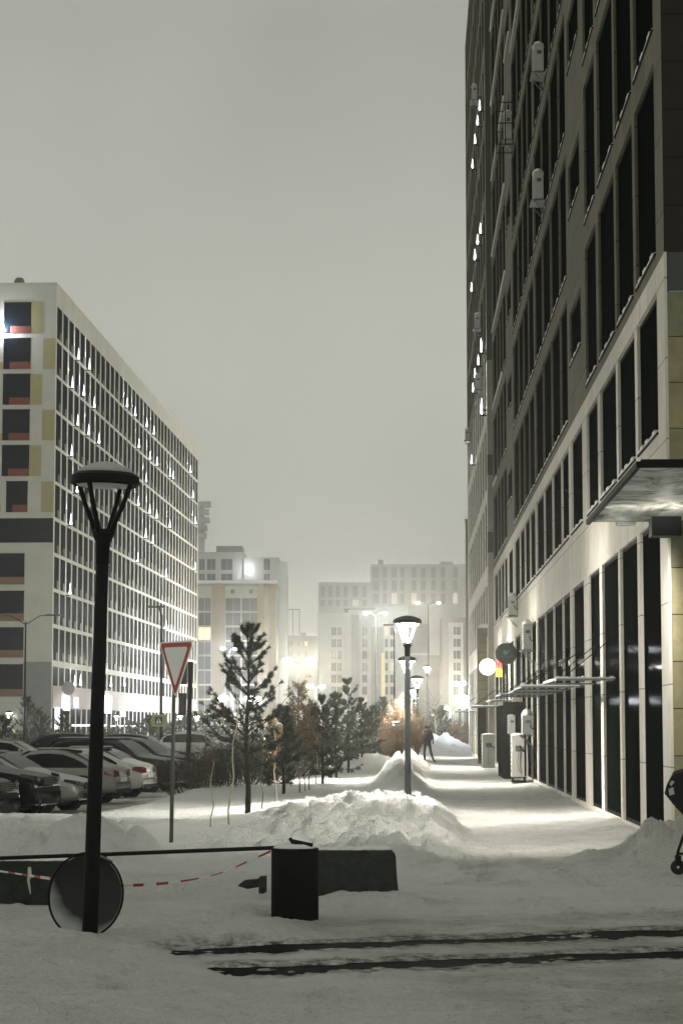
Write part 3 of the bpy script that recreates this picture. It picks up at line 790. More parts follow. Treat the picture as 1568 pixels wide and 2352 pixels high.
# entrance canopy on the near front of the block
def big_canopy():
    pN = aty(1460, 1066, 24.6); 
    z = 4.55
    a = atz(1350, 1206, z); b = atz(1462, 1070, z)
    lat = (a.dot(snor) + b.dot(snor)) / 2; u1 = U0 - 0.05; u0 = b.dot(sdir)
    ln = u1 - u0
    o = empty('entrance_canopy', st(lat, u0, z), -A1, 'glass entrance canopy with patchy snow and a black lamp box at the block\'s corner', 'canopy')
    W = 5.5
    t = bpy.data.materials.new('snowy_canopy_glass'); t.use_nodes = True
    nt = t.node_tree; b_ = nt.nodes['Principled BSDF']; b_.inputs['Roughness'].default_value = 0.22; b_.inputs['Specular IOR Level'].default_value = 0.5
    tc = nt.nodes.new('ShaderNodeTexCoord'); mp = nt.nodes.new('ShaderNodeMapping'); mp.inputs['Scale'].default_value = (1.0, 0.55, 1)
    n = nt.nodes.new('ShaderNodeTexNoise'); n.inputs['Scale'].default_value = 1.6; n.inputs['Detail'].default_value = 7; n.inputs['Roughness'].default_value = 0.62; n.inputs['Distortion'].default_value = 1.6
    r = nt.nodes.new('ShaderNodeValToRGB'); el = r.color_ramp.elements
    el[0].position = 0.36; el[0].color = (0.13, 0.15, 0.13, 1); el[1].position = 0.66; el[1].color = (0.9, 0.88, 0.8, 1)
    k = el.new(0.50); k.color = (0.48, 0.48, 0.43, 1)
    tl = nt.nodes.new('ShaderNodeBsdfTranslucent'); ms = nt.nodes.new('ShaderNodeMixShader'); ms.inputs[0].default_value = 0.8
    om = nt.nodes['Material Output']; nt.links.new(r.outputs[0], tl.inputs[0]); nt.links.new(b_.outputs[0], ms.inputs[1]); nt.links.new(tl.outputs[0], ms.inputs[2]); nt.links.new(ms.outputs[0], om.inputs[0])
    nt.links.new(tc.outputs['Object'], mp.inputs[0]); nt.links.new(mp.outputs[0], n.inputs['Vector']); nt.links.new(n.outputs['Fac'], r.inputs[0]); nt.links.new(r.outputs[0], b_.inputs['Base Color'])
    g = MB(); g.quad((0.02, 0.05, 0.02), (W, 0.05, 0.02), (W, ln, 0.02), (0.02, ln, 0.02)); g.build('glass_roof', t, o)
    f = MB(); f.box(-0.03, 0.02, 0, ln, -0.02, 0.05).box(0.0201, W, -0.02, 0.05, -0.02, 0.07)
    f.box(1.55, W, 0.9, ln - 0.02, -0.30, -0.12)
    f.build('edge_beam', M['black_metal'], o)
    lb = MB(); lb.box(0.75, 1.15, ln - 1.25, ln - 0.85, -0.28, -0.02)
    lb.tube([(1.19, ln - 1.05, -0.08), (1.4, ln - 1.0, -0.05), (1.6, ln - 1.1, -0.1)], 0.02, 6)
    lb.build('lamp_box', M['black_metal'], o)
    lb = MB(); lb.box(0.35, 0.62, ln - .45, ln - .38, -0.07, -0.02); lb.build('rail', M['black_metal'], o)
    # the flood lamp under the canopy throws its light up the pavement
    src = Vector((0.62, ln - 1.0, -0.22)); tgt = Vector((-2.6, ln + 4.2, -4.5)); dv = (tgt - src).normalized()
    q = (-dv).to_track_quat('Z', 'Y').to_euler()
    spot(o, src, q, 1050, R(128), (1, 0.955, 0.86), 0.25, 1.0)
    spot(o, src + Vector((0.2, -1.2, -0.3)), (math.pi, 0, 0), 170, R(160), (1, 0.955, 0.86), 0.12, 0.8)
    spot(o, Vector((3.2, ln - 2.0, -0.4)), (R(10), 0, 0), 60, R(120), (1, 0.9, 0.7), 0.2, 0.8)
    print('canopy lat', lat, 'u0', u0, 'ln', ln)
big_canopy()

# ------------------------------------------------------------------ left office block
def left_building():
    A2 = math.atan(ray(1005, HZ).x / ray(1005, HZ).y)
    d2 = Vector((math.sin(A2), math.cos(A2), 0)); n2 = Vector((math.cos(A2), -math.sin(A2), 0))
    cor = aty(120, 1500, 200.0); cor.z = 0
    root = empty('office_building', (cor.x, cor.y, -0.5), -A2, 'long pale office block beyond the parked cars with narrow windows and small bright lamps', 'building')
    Zof = lambda y: aty(128, y, 200.0).z + 0.5
    def rw(a, b): return (Zof(b), Zof(a))
    rows = [rw(700, 774), rw(782, 857), rw(864, 939), rw(946, 1021), rw(1028, 1103), rw(1110, 1186), rw(1194, 1268), rw(1276, 1350), rw(1358, 1432), rw(1441, 1516), rw(1530, 1574), rw(1626, 1700)]
    rows.sort()
    rows = [(max(a, 0.1), b) for a, b in rows]
    ztop = Zof(650)
    L_ = 121.0; pitch = 3.34; ww = 2.76; rc = 0.05
    n = 36
    cols = []
    for i in range(n):
        y0 = 0.55 + i * pitch
        cols.append((y0, y0 + ww, rows))
    wm = MB(); facade(wm, cols, L_, ztop, [], rc, [0], sgn=-1)
    W = 40.0
    # front: plane y=0, towards -x
    def fq(x0, x1, z0, z1, mi, y=0.0): wm.mat(mi).quad((-x0, y, z0), (-x1, y, z0), (-x1, y, z1), (-x0, y, z1))
    fq(0, W, 0, ztop, 1)
    wm.mat(0).quad((0, 0, ztop), (-W, 0, ztop), (-W, L_, ztop), (0, L_, ztop))
    wm.mat(0).quad((0, L_, 0), (-W, L_, 0), (-W, L_, ztop), (0, L_, ztop))
    wm.mat(0).box(-W, 0.03, -0.03, 0.3, ztop - 0.12, ztop + 0.05).box(-0.27, 0.03, 0.3, L_, ztop - 0.12, ztop + 0.05)
    wm.build('wall', [M['pale_wall'], M['pale_wall_front']], root)
    # windows on the long side
    allw = []
    for (y0, y1, rr) in cols:
        for k, (a, b) in enumerate(rr): allw.append((y0, y1, a, b, k))
    allw.sort(key=lambda q: q[0] - (q[3] - q[2]) * 0.5)
    cache = {}; rest = MB()
    for c, (y0, y1, a, b, k) in enumerate(allw):
        lit = False
        if c < 66:
            kk = (round(b - a, 2), k > 1)
            if kk not in cache: cache[kk] = window_mesh(ww, b - a, -1, louver=k > 1, mull=0, glass='glass_blue', thick=0.07)
            inst('window', cache[kk], root, (-rc, y0, a))
        else:
            rest.mat(0).quad((-rc, y0, a), (-rc, y1, a), (-rc, y1, b), (-rc, y0, b))
            rest.mat(1).box(-rc - .002, -rc + .04, (y0 + y1) / 2 - .05, (y0 + y1) / 2 + .05, a, b)
            if k > 1 and random.random() < 0.8: rest.mat(2).box(-rc, -rc + .05, y0 + ww * .5, y1 - .06, a + .06, a + (b - a) * random.uniform(.16, .3))
    tag(rest.build('window', [M['glass_blue'], M['frame'], M['louver']], root), kind='stuff')
    # thin dark joint strips: every third pier is a slim mullion
    # front windows
    fz = [(Zof(y1), Zof(y0)) for y0, y1 in ((695, 765), (777, 847), (859, 929), (941, 1011), (1023, 1093), (1106, 1176), (1272, 1342), (1358, 1426), (1442, 1510), (1527, 1600))]
    for i, (a, b) in enumerate(fz):
        up = i < 6
        if up: x0, x1 = (2.35 if i != 5 else 2.45), (4.9 if i != 5 else 4.45)
        else: x0, x1 = 2.65, 5.6
        g = MB(); g.mat(0).box(-x1, -x0, -0.02, -0.004, a, b)
        g.mat(1).box(-x1 - .05, -x0 + .05, -0.045, -0.021, b, b + 0.06)
        wo = g.build('window', [M['glass_blue'], M['frame']], root)
        q = MB(); rx = x0 + 0.1 if up else x0
        q.box(-(x1 - 0.6 if up or i % 2 else x1), -x0 - 0.02, -0.05, -0.021, a, a + 0.68)
        q.build('spandrel', M['brick_red'] if up else M['brick_orange'], wo)
        if up:
            q = MB(); s = (1.25, 2.33) if i % 2 == 0 else (0.03, 1.2)
            q.box(-s[1], -s[0], -0.03, -0.003, a, b); q.build('olive_panel', M['pale_olive'], root)
            if i % 2: 
                q = MB(); q.box(-5.6, -4.92, -0.03, -0.003, a, a + 0.68); q.build('olive_panel', M['pale_olive'], root)
        # next window bay, mostly outside the frame
        for k in range(1, 4):
            c = inst('window', wo.data, root, (-k * 7.0, 0, 0))
    g = MB(); g.box(-W, -0.05, -0.02, -0.004, Zof(1246), Zof(1190)); g.build('window', [M['glass_blue']], root)
    g = MB(); g.box(-2.6, -0.02, -0.03, -0.004, 0.1, Zof(1520)); g.build('plinth', M['grey_plaster'], root)
    # parapet vent
    g = MB(); g.lathe([(0.5, 0), (0.5, 0.6), (0.35, 0.9), (0.0, 1.0)], 12, c=(-3.9, 2, ztop)); g.build('roof_vent', M['grey_metal'], root)
    # shop glazing lit from inside behind the ground floor
    lit = MB()
    for y0, y1 in ((1.0, 4.5), (11.0, 17.0), (24, 34), (38, 44), (52, 60), (66, 78), (84, 96)):
        lit.box(0.02, 0.06, y0, y1, 0.2, 3.0)
    # facade sparks
    pts1 = [(550, 635), (628, 707), (505, 825), (587, 885), (660, 968), (883, 965), (937, 1025), (1015, 1100), (1063, 1150), (548, 1090), (622, 1155), (690, 1210), (960, 1240),
            (1037, 1320), (1085, 1360), (497, 1290), (1160, 1425), (1310, 1410), (1325, 1580), (1012, 1475), (540, 1545), (957, 1635), (1030, 1685), (1080, 1720), (1165, 1780), (490, 1760), (1345, 1760), (1180, 1440)]
    pts2 = [(1003, 195), (1052, 235), (948, 360), (480, 580), (1150, 470), (1145, 820), (1340, 415), (1340, 100), (515, 1210), (552, 1205), (760, 1215), (852, 1210)]
    P = [(x / 1.742 / 1.713, (1050 + y / 1.742) / 1.713) for x, y in pts1] + [(x / 1.742 / 1.713, (2000 + y / 1.742) / 1.713) for x, y in pts2]
    bm_ = MB(); bm_.mat(0).lathe([(0.0, 1.05), (0.018, 0.6), (0.035, 0.3), (0.07, 0.1), (0.11, 0.0), (0.07, -0.08), (0.0, -0.12)], 10)  # long glowing taper above the bulb is shaped as the lamp's upward light streak
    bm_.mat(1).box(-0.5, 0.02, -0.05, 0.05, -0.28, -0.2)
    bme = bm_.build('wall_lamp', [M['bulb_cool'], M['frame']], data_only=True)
    lat2 = cor.dot(n2)
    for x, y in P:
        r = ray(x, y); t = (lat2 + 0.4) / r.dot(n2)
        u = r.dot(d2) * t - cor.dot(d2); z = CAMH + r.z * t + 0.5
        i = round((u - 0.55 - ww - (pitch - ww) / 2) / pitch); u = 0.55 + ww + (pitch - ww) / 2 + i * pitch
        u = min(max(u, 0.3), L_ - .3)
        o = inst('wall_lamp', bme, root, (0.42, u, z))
        spot(o, (-0.12, 0, 0.3), (math.pi, R(-9), 0), 600, R(36), (0.93, 0.96, 1.0), 0.05)
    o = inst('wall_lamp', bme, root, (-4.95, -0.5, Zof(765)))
    point(o, (0, 0, 0.4), 700, (0.85, 0.9, 1.0), 0.2)
    # lit shop signs and glazing at street level
    def sh(x, y0, y1, wd, col, s, nm='shop_light', lamp=0):
        r = ray(x, (y0 + y1) / 2); t = (lat2 + 0.25) / r.dot(n2)
        u = r.dot(d2) * t - cor.dot(d2); z = CAMH + r.z * t + 0.5
        k = t / F_PX
        g = MB(); g.box(-0.05, 0.05, -wd / 2, wd / 2, -(y1 - y0) * k / 2, (y1 - y0) * k / 2)
        o = g.build(nm, emis('shop_glow', col, s), root, loc=(0.25, u, z))
        if lamp: point(o, (2.0, 0, 0), lamp, col, 0.4)
        return o
    sh(153, 1600, 1632, 3.2, (0.9, 0.88, 1.0), 3.0, lamp=160)
    sh(132, 1625, 1695, 2.2, (0.85, 0.9, 1.0), 1.4)
    sh(176, 1602, 1625, 1.6, (0.9, 0.78, 1.0), 2.0)
    sh(248, 1598, 1638, 5.0, (0.98, 0.92, 1.0), 2.2, lamp=200)
    sh(312, 1600, 1622, 4.0, (0.98, 0.9, 1.0), 1.6)
    sh(345, 1598, 1620, 4.5, (0.95, 0.9, 1.0), 1.6)
    sh(283, 1634, 1646, 3.0, (1.0, 0.95, 0.9), 2.0)
    sh(206, 1664, 1668, 22.0, (1.0, 0.95, 0.95), 1.0, 'shop_canopy')
    sh(300, 1666, 1669, 30.0, (1.0, 0.95, 0.95), 0.8, 'shop_canopy')
    # round unlit sign above the shop
    r = ray(156, 1574 - 3); t = (lat2 + 0.6) / r.dot(n2); u = r.dot(d2) * t - cor.dot(d2); z = CAMH + r.z * t + 0.5 - 0.4
    g = MB(); g.lathe([(0.0, 0.06), (0.62, 0.06), (0.62, -0.06), (0, -0.06)], 24, M=Matrix.Rotation(math.pi / 2, 4, 'X'), c=(0.7, u, z)); g.build('round_sign', principled('pale_sign', (.5, .48, .5), .5), root)
    g = MB(); g.box(-0.04, 0.09, 0.3, L_ - .3, rows[0][1] + 0.05, rows[1][0] - 0.05); g.build('sign_band', M['pinkish'], root)
    # entrance lamps along the base
    for k in range(5): pass
M['pale_wall'] = principled('pale_facade_panel', (0.60, 0.585, 0.51), 0.8, noise=0.12, nscale=0.4)
M['pale_wall_front'] = principled('pale_front_panel', (0.62, 0.61, 0.545), 0.8, noise=0.10, nscale=0.5)
M['brick_red'] = principled('red_brown_panel', (0.23, 0.062, 0.048), 0.8, noise=0.15)
M['brick_orange'] = principled('orange_brown_panel', (0.25, 0.155, 0.095), 0.8, noise=0.15)
M['pale_olive'] = principled('straw_panel', (0.45, 0.40, 0.21), 0.8, noise=0.1)
M['grey_plaster'] = principled('grey_plaster', (0.27, 0.295, 0.27), 0.9, noise=0.1, nscale=1)
M['pinkish'] = principled('pinkish_sign_band', (0.52, 0.47, 0.44), 0.8, noise=0.2, nscale=0.3)
left_building()

# ------------------------------------------------------------------ distant buildings
def pxw(x, Y): return (x - CX) * Y / F_PX / (math.cos(TH) ** 0)
def block(root, Y0, x0, x1, ytop, dY, depth, mat, name='wall', z0=-0.5):
    """box seen between pixel columns x0..x1 with its top at pixel row ytop; face dY behind the root"""
    Y = Y0 + dY
    a = aty(x0, ytop, Y); b = aty(x1, ytop, Y)
    g = MB(); g.box(a.x - root.location.x, b.x - root.location.x, dY, dY + depth, z0, a.z)
    return g.build(name, mat, root)
def far_windows(root, Y, xs, ys, mat, frame=None, dY=0.0, lit=None, wmat2=None, litp=0.0):
    for (xa, xb) in xs:
        for (ya, yb) in ys:
            a = aty(xa, yb, Y + dY); b = aty(xb, ya, Y + dY)
            g = MB(); w_, h_ = b.x - a.x, b.z - a.z
            g.mat(0).box(0, w_, -0.04, -0.01, 0, h_)
            g.mat(1).box(-0.15, 0, -0.1, -0.01, -0.15, h_ + .1).box(w_, w_ + .15, -0.1, -0.01, -0.15, h_ + .1).box(0, w_, -0.1, -0.01, -0.15, 0).box(0, w_, -0.1, -.01, h_, h_ + .1).box(w_ * .5 - .06, w_ * .5 + .06, -.08, -.04, 0, h_)
            mm = mat
            if random.random() < litp: mm = M['lit_window']
            g.build('window', [mm, frame or M['pale_wall']], root, loc=(a.x - root.location.x, dY, a.z))
M['lit_window'] = emis('lit_window', (1.0, 0.85, 0.6), 0.75)
M['far_glass'] = principled('far_glass', (0.05, 0.06, 0.062), 0.35, spec=0.3)
M['cream'] = principled('cream_render', (0.58, 0.55, 0.44), 0.85, noise=0.12, nscale=0.2)
M['tan'] = principled('tan_stone', (0.42, 0.35, 0.20), 0.85, noise=0.15, nscale=0.3)
M['grey_white'] = principled('grey_white_render', (0.80, 0.82, 0.80), 0.85, noise=0.1, nscale=0.1)
M['grey_render'] = principled('grey_render', (0.46, 0.47, 0.45), 0.85, noise=0.1, nscale=0.1)
M['dk_render'] = principled('dark_grey_render', (0.20, 0.21, 0.20), 0.85, noise=0.15, nscale=0.1)

# cream office with tan pillars
Y = 600.0
rt = empty('office_building', (aty(455, 1600, Y).x, Y, 0), 0, 'cream office with tan pillars and a white cornice behind the dark pine', 'building')
block(rt, Y, 440, 632, 1345, 0.0, 30, M['cream'])
block(rt, Y, 438, 638, 1333, -1.2, 33, M['grey_white'], 'cornice', z0=aty(0, 1340, Y - 1.2).z)
for a, b in ((487, 517), (592, 606), (618, 634)): block(rt, Y, a, b, 1341, -0.8, 0.79, M['tan'], 'pillar')
M['office_glass'] = principled('office_glass', (0.055, 0.068, 0.075), 0.25, spec=0.35, noise=0.3, nscale=0.25)
far_windows(rt, Y, [(456, 484), (519, 552), (556, 591)], [(1374 + 33.5 * k, 1403 + 33.5 * k) for k in range(9)], M['office_glass'], M['grey_render'], litp=0.06)
far_windows(rt, Y, [(531, 538), (573, 580)], [(1354, 1363)], M['office_glass'], M['grey_render'])
# stepped block behind it
Y = 700.0
rt = empty('apartment_building', (aty(455, 1600, Y).x, Y, 0), 0, 'grey stepped block with a roof penthouse rising behind the cream office', 'building')
block(rt, Y, 430, 560, 1268, 0, 20, M['grey_render'])
block(rt, Y, 556, 640, 1280, 0, 20, M['grey_render']); block(rt, Y, 640.3, 660, 1290, 2, 18, M['grey_white'])
block(rt, Y, 497, 557, 1254, 4, 12, M['dk_render'], 'penthouse', z0=aty(0, 1270, Y + 4).z)
far_windows(rt, Y, [(458, 470), (476, 495), (508, 534), (606, 620)], [(1284, 1309), (1318, 1334)], M['far_glass'], M['grey_render'])
m = MB(); m.lathe([(0, .5), (.6, .3), (.8, 0), (.6, -.3), (0, -.5)], 12)
o = m.build('roof_floodlight', M['bulb_cool'], rt, loc=(aty(570, 1308, Y).x - rt.location.x, -1.0, aty(570, 1308, Y).z)); point(o, (0, -1.6, 0), 700, (0.9, 0.95, 1), 0.5)
# far tower with balconies above the left block's end
Y = 1500.0
rt = empty('apartment_tower', (aty(440, 1600, Y).x, Y, 0), 0, 'hazy tower with jutting balconies peeking out beyond the end of the long left block', 'building')
block(rt, Y, 425, 468, 1160, 0, 15, M['grey_render'])
for k, x in enumerate((484, 480, 482, 476, 474)):
    a = aty(450, 1152 + k * 18, Y); b = aty(x, 1164 + k * 18, Y)
    g = MB(); g.box(0, b.x - a.x, -1.5, 6, b.z - CAMH * 0, a.z); g.build('balcony', M['grey_render'], rt, loc=(a.x - rt.location.x, 0, 0))
# low roofs with a crane frame
Y = 850.0
rt = empty('apartment_building', (aty(655, 1600, Y).x, Y, 0), 0, 'low hazy building with a thin roof frame between cream office and white block', 'building')
block(rt, Y, 652, 730, 1460, 0, 20, M['dk_render']); block(rt, Y, 690, 702, 1453, 2, 10, M['dk_render'], 'roof_hut')
g = MB()
for x in (661, 672, 687): a = aty(x, 1398, Y); g.box(a.x - rt.location.x - .12, a.x - rt.location.x + .12, 5, 5.3, aty(x, 1461, Y).z, a.z)
a = aty(661, 1398, Y); b = aty(687, 1398, Y); g.box(a.x - rt.location.x, b.x - rt.location.x, 5, 5.3, a.z - .2, a.z + .1); g.build('roof_frame', M['dk_render'], rt)
far_windows(rt, Y, [(665, 672), (683, 688), (700, 706)], [(1473, 1484), (1495, 1506)], M['far_glass'], M['dk_render'], litp=0.25)
# white tower block
Y = 950.0
rt = empty('apartment_building', (aty(728, 1600, Y).x, Y, 0), 0, 'white apartment block with small paired windows in the haze behind the trees', 'building')
block(rt, Y, 729, 800, 1408, 0, 20, M['grey_white']); block(rt, Y, 800.2, 862, 1400, 0, 20, M['grey_white'])
block(rt, Y, 862.2, 938, 1393, 0.0, 20, M['grey_white']); block(rt, Y, 938.2, 1013, 1392, 0, 20, M['grey_render'])
block(rt, Y, 806, 824, 1412, -1.0, .98, M['grey_render'], 'bay'); block(rt, Y, 852, 880, 1440, -1.0, .98, M['grey_render'], 'bay')
block(rt, Y, 790, 935, 1398, 3, 8, M['dk_render'], 'parapet', z0=aty(0, 1404, Y + 3).z)
for a, b, c, d in ((938, 985, 1432, 1500), (950, 1013, 1505, 1640)): 
    p0 = aty(a, d, Y - .4); p1 = aty(b, c, Y - .4); g = MB(); g.box(0, p1.x - p0.x, -.4, -.02, 0, p1.z - p0.z); g.build('dark_panel', M['dk_render'], rt, loc=(p0.x - rt.location.x, 0, p0.z))
rows = [(1441 + 27.3 * k, 1459 + 27.3 * k) for k in range(8)]
far_windows(rt, Y, [(761, 772), (774, 784), (832, 842), (868, 876), (896, 905)], rows, M['far_glass'], M['grey_white'], litp=0.10)
far_windows(rt, Y, [(810, 820), (856, 864), (884, 890)], rows, M['far_glass'], M['grey_white'], dY=-1.0 if False else 0.0, litp=0.10)
g = MB(); a = aty(875, 1640, Y - 1.2); b = aty(884, 1500, Y - 1.2); g.box(0, b.x - a.x, -1.2, -.05, 0, b.z - a.z); g.build('lit_stair_shaft', emis('dim_yellow_stair', (0.8, 0.68, 0.36), 0.34), rt, loc=(a.x - rt.location.x, 0, a.z))
# very far twin towers
Y = 2500.0
rt = empty('apartment_tower', (aty(728, 1600, Y).x, Y, 0), 0, 'broad far towers whose tops melt into the cloud above the white apartment block', 'building')
block(rt, Y, 731, 850, 1337, 0, 20, M['grey_render']); block(rt, Y, 850.3, 1068, 1296, 0, 20, M['grey_render'])
block(rt, Y, 868, 880, 1286, 3, 8, M['dk_render'], 'stair_tower'); block(rt, Y, 1010, 1040, 1290, 3, 8, M['dk_render'], 'stair_tower')
far_windows(rt, Y, [(737, 746), (753, 764), (771, 780), (789, 798), (810, 822), (833, 841)], [(1346, 1371), (1378, 1392)], M['far_glass'], M['grey_render'], litp=0.12)
far_windows(rt, Y, [(856, 870), (879, 888), (899, 911), (919, 928), (945, 956), (966, 977), (990, 1000), (1012, 1022), (1040, 1050)], [(1303, 1327), (1333, 1357), (1363, 1386)], M['far_glass'], M['grey_render'], litp=0.08)
# narrow block with a column of windows beside the wing
Y = 900.0
rt = empty('apartment_building', (aty(1020, 1600, Y).x, Y, 0), 0, 'dim block with one column of windows in a pale frame beside the wing', 'building')
block(rt, Y, 1014, 1085, 1418, 0, 20, M['dk_render'])
block(rt, Y, 1029, 1063, 1430, -0.6, .58, M['grey_white'], 'pale_frame')
g_ = [(1440 + 27.5 * k, 1458 + 27.5 * k) for k in range(6)]
for ya, yb in g_:
    a = aty(1041, yb, Y - .6); b = aty(1057, ya, Y - .6)
    g = MB(); g.mat(0).box(0, b.x - a.x, -.66, -.61, 0, b.z - a.z).mat(1).box(.35 * (b.x - a.x), .42 * (b.x - a.x), -.68, -.661, 0, b.z - a.z); g.build('window', [M['far_glass'], M['grey_white']], rt, loc=(a.x - rt.location.x, 0, a.z))
# olive slice of a building past the wing
Y = 158.0
rt = empty('office_building', (aty(1068, 1600, Y).x, Y, 0), -R(3.6), 'thin olive edge of a lower building past the far end of the wing', 'building')
block(rt, Y, 1068, 1200, 1194, 0, 14, M['olive_far'] if 'olive_far' in M else principled('olive_render', (0.11, 0.095, 0.05), .85, noise=.2, nscale=.5))
block(rt, Y, 1066.5, 1200, 1192, -.1, 14.2, M['green_band'], 'parapet', z0=aty(0, 1197, Y).z)

# ------------------------------------------------------------------ park lamps
def park_lamp(loc, lean=(0, 0), lit=True, label='', H=3.84, watt=2400, rz=0.0, group='park lamps along the pavement', big=False):
    o = empty('park_lamp', loc, rz, label, 'lamp', group)
    o.rotation_euler = (lean[1], lean[0], rz)
    hd = 0.27; zc = H - 0.13
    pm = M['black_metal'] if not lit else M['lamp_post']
    m = MB(); m.tube([(0, 0, -0.6), (0, 0, 0.4), (0, 0, 1.6), (0, 0, zc - 0.62)], [0.062, 0.062, 0.056, 0.050], 20); m.build('post', pm, o, True)
    m = MB(); m.lathe([(0.0, zc - 0.66), (0.052, zc - 0.66), (0.056, zc - 0.5), (0.085, zc - 0.44), (0.095, zc - 0.41), (0.07, zc - 0.39), (0.0, zc - 0.385)], 20)
    m.build('hub', M['black_metal'], o, True)
    m = MB(); m.lathe([(0.0, zc + 0.12), (0.12, zc + 0.10), (0.22, zc + 0.065), (hd, zc + 0.03), (hd + 0.004, zc - 0.03), (hd - 0.02, zc - 0.045), (hd - 0.03, zc - 0.03), (0, zc - 0.03)], 36)
    cap = m.build('lamp_cap', M['black_metal'], o, True)
    md = cap.modifiers.new('b', 'EDGE_SPLIT'); md.split_angle = R(35)
    if not lit:
        s = MB(); s.lathe([(0.0, zc + 0.155), (0.10, zc + 0.135), (0.19, zc + 0.095), (0.235, zc + 0.055), (0.22, zc + 0.05)], 30); s.build('snow_cap', principled('thin_snow', (0.42, 0.43, 0.40), .9), cap, True)
    for k in range(4):
        t = math.pi / 4 + k * math.pi / 2 + (0.35 if not lit else 0.1)
        c, s_ = math.cos(t), math.sin(t)
        m = MB(); m.tube([(c * (hd - .03), s_ * (hd - .03), zc - 0.02), (c * 0.17, s_ * 0.17, zc - 0.2), (c * 0.105, s_ * 0.105, zc - 0.33), (c * 0.07, s_ * 0.07, zc - 0.43)], [0.020, 0.019, 0.020, 0.024], 8)
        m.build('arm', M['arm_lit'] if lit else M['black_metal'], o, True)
    dp = 1.0 if lit else .35
    m = MB(); m.lathe([(0.0, zc - 0.036), (hd - 0.045, zc - 0.036), (hd - 0.06, zc - 0.036 - .034 * dp), (0.1, zc - 0.036 - .054 * dp), (0.0, zc - 0.036 - .059 * dp)], 28)
    m.build('lens', M['bulb_white'] if lit else principled('unlit_lens', (0.75, 0.76, 0.74), 0.3), o, True)
    if lit:
        point(o, (0, 0, zc - 0.22), watt * .35, (1, 0.955, 0.87), 0.06)
        spot(o, (0, 0, zc - 0.20), (0, 0, 0), watt * 1.0, R(150), (1, 0.955, 0.87), 0.08, 0.7)
    return o
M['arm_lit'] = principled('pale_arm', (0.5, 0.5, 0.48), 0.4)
# the dark lamp in front
pb = atz(206, 2166, 0.06)
DL = pb.y
top = aty(243, 1066, DL); lean = math.atan((top.x - pb.x) / (top.z - pb.z))
print('dark lamp', pb, top, math.degrees(lean))
o = park_lamp((pb.x, pb.y, 0.02), (lean, 0), False, 'unlit black park lamp with a shallow dish head standing nearest on the left', H=(top.z - 0.02) / math.cos(lean), group='park lamps along the pavement')
lampspec = [(935, 1412, 41.3, 'tallest lit park lamp, standing in the snow bank before the orange bush'),
            (934.5, 1505, 64.0, 'glowing park lamp half hidden behind the post of the tallest lit lamp'),
            (957, 1550, 88.0, 'glowing park lamp whose post stands just right of the tallest lit one'),
            (950, 1578, 114.0, 'small glowing park lamp low behind the lit row of lamps'),
            (953, 1597, 142.0, 'smallest glowing park lamp at the far end of the lit row')]
for x, y, Y, lb in lampspec:
    p_ = aty(x, y, Y)
    park_lamp((p_.x, p_.y, 0.0), (0.0, 0), True, lb, H=p_.z, watt=1950 if Y < 50 else 2100)
# lamps near the left block
for x, y, Y, lb in ((22, 1632, 150, 'glowing park lamp at the left edge before the grey plinth'), (268, 1640, 175, 'glowing park lamp right behind the dark lamp post'),
                    (413, 1640, 185, 'glowing park lamp between the yield sign and the traffic light'), (452, 1641, 190, 'glowing park lamp left of the far crossing sign'),
                    (980, 1527, 150, 'glowing lamp floating above the bushes right of the lit row'), (908, 1650, 130, 'glowing lamp seen against the orange bush')):
    p_ = aty(x, y, Y)
    park_lamp((p_.x, p_.y, -0.3), (0, 0), True, lb, H=p_.z + 0.3, watt=1100, group='park lamps farther away')

# ------------------------------------------------------------------ tall street lights
M['dark_pole'] = principled('dark_pole_paint', (0.02, 0.022, 0.024), .7, spec=.1)
def street_light(x, y, Y, label, heads=2, watt=8000, lit=True, spread=1.5, col='bulb_warm', hr=0.42, lc=(1, 0.92, 0.72), thick=0.09):
    p_ = aty(x, y, Y)
    o = empty('street_light', (p_.x, p_.y, -0.4), 0, label, 'street light', 'tall street lights in the haze')
    H = p_.z + 0.4
    m = MB(); m.tube([(0, 0, 0), (0, 0, H * .6), (0, 0, H - 0.3)], [thick * 1.3, thick, thick * .7], 10); m.build('pole', M['dark_pole'], o, True)
    sides = (-1, 1) if heads == 2 else (-1,) if heads == 1 else (1,)
    for sd in sides:
        if heads == 0: sd = 0
        m = MB(); m.tube([(0, 0, H - 0.5), (sd * spread * .5, 0, H + 0.1), (sd * spread, 0, H + 0.15)], thick * .5, 6); m.build('arm', M['dark_pole'], o, True)
        m = MB()
        if lit: m.blob((sd * spread, 0, H), hr * .85, hr * .7, hr * .5, jit=0.0)
        else: m.box(sd * spread - .5, sd * spread + .5, -.12, .12, H + .1, H + .22)
        hd = m.build('lamp_head', M[col] if lit else M['grey_metal'], o, True)
        if lit: point(o, (sd * spread, -hr - .1, H - hr * .5), watt, lc, 0.4)
    return o
street_light(685, 1517, 300, 'double yellowish street light above the orange leaves, between cream office and white block', 2, 8500, hr=0.8)
street_light(725, 1577, 330, 'street light glowing yellowish under the double one', 2, 6000, spread=1.0, hr=0.55)
street_light(545, 1604, 260, 'double street light glowing white right behind the dark pine', 2, 6500, spread=1.6, col='bulb_white', hr=.7, lc=(0.95, 0.97, 1))
street_light(512, 1606, 280, 'single street light glowing white left of the dark pine trunk', 1, 3200, spread=0.3, col='bulb_white', hr=.55, lc=(0.95, 0.97, 1))
street_light(598, 1606, 280, 'single street light glowing white right of the dark pine trunk', 1, 3200, spread=0.3, col='bulb_white', hr=.55, lc=(0.95, 0.97, 1))
street_light(527, 1490, 300, 'street light glowing white left of the dark pine top', 2, 4000, spread=.9, col='bulb_white', hr=.4, lc=(0.95, 0.97, 1))
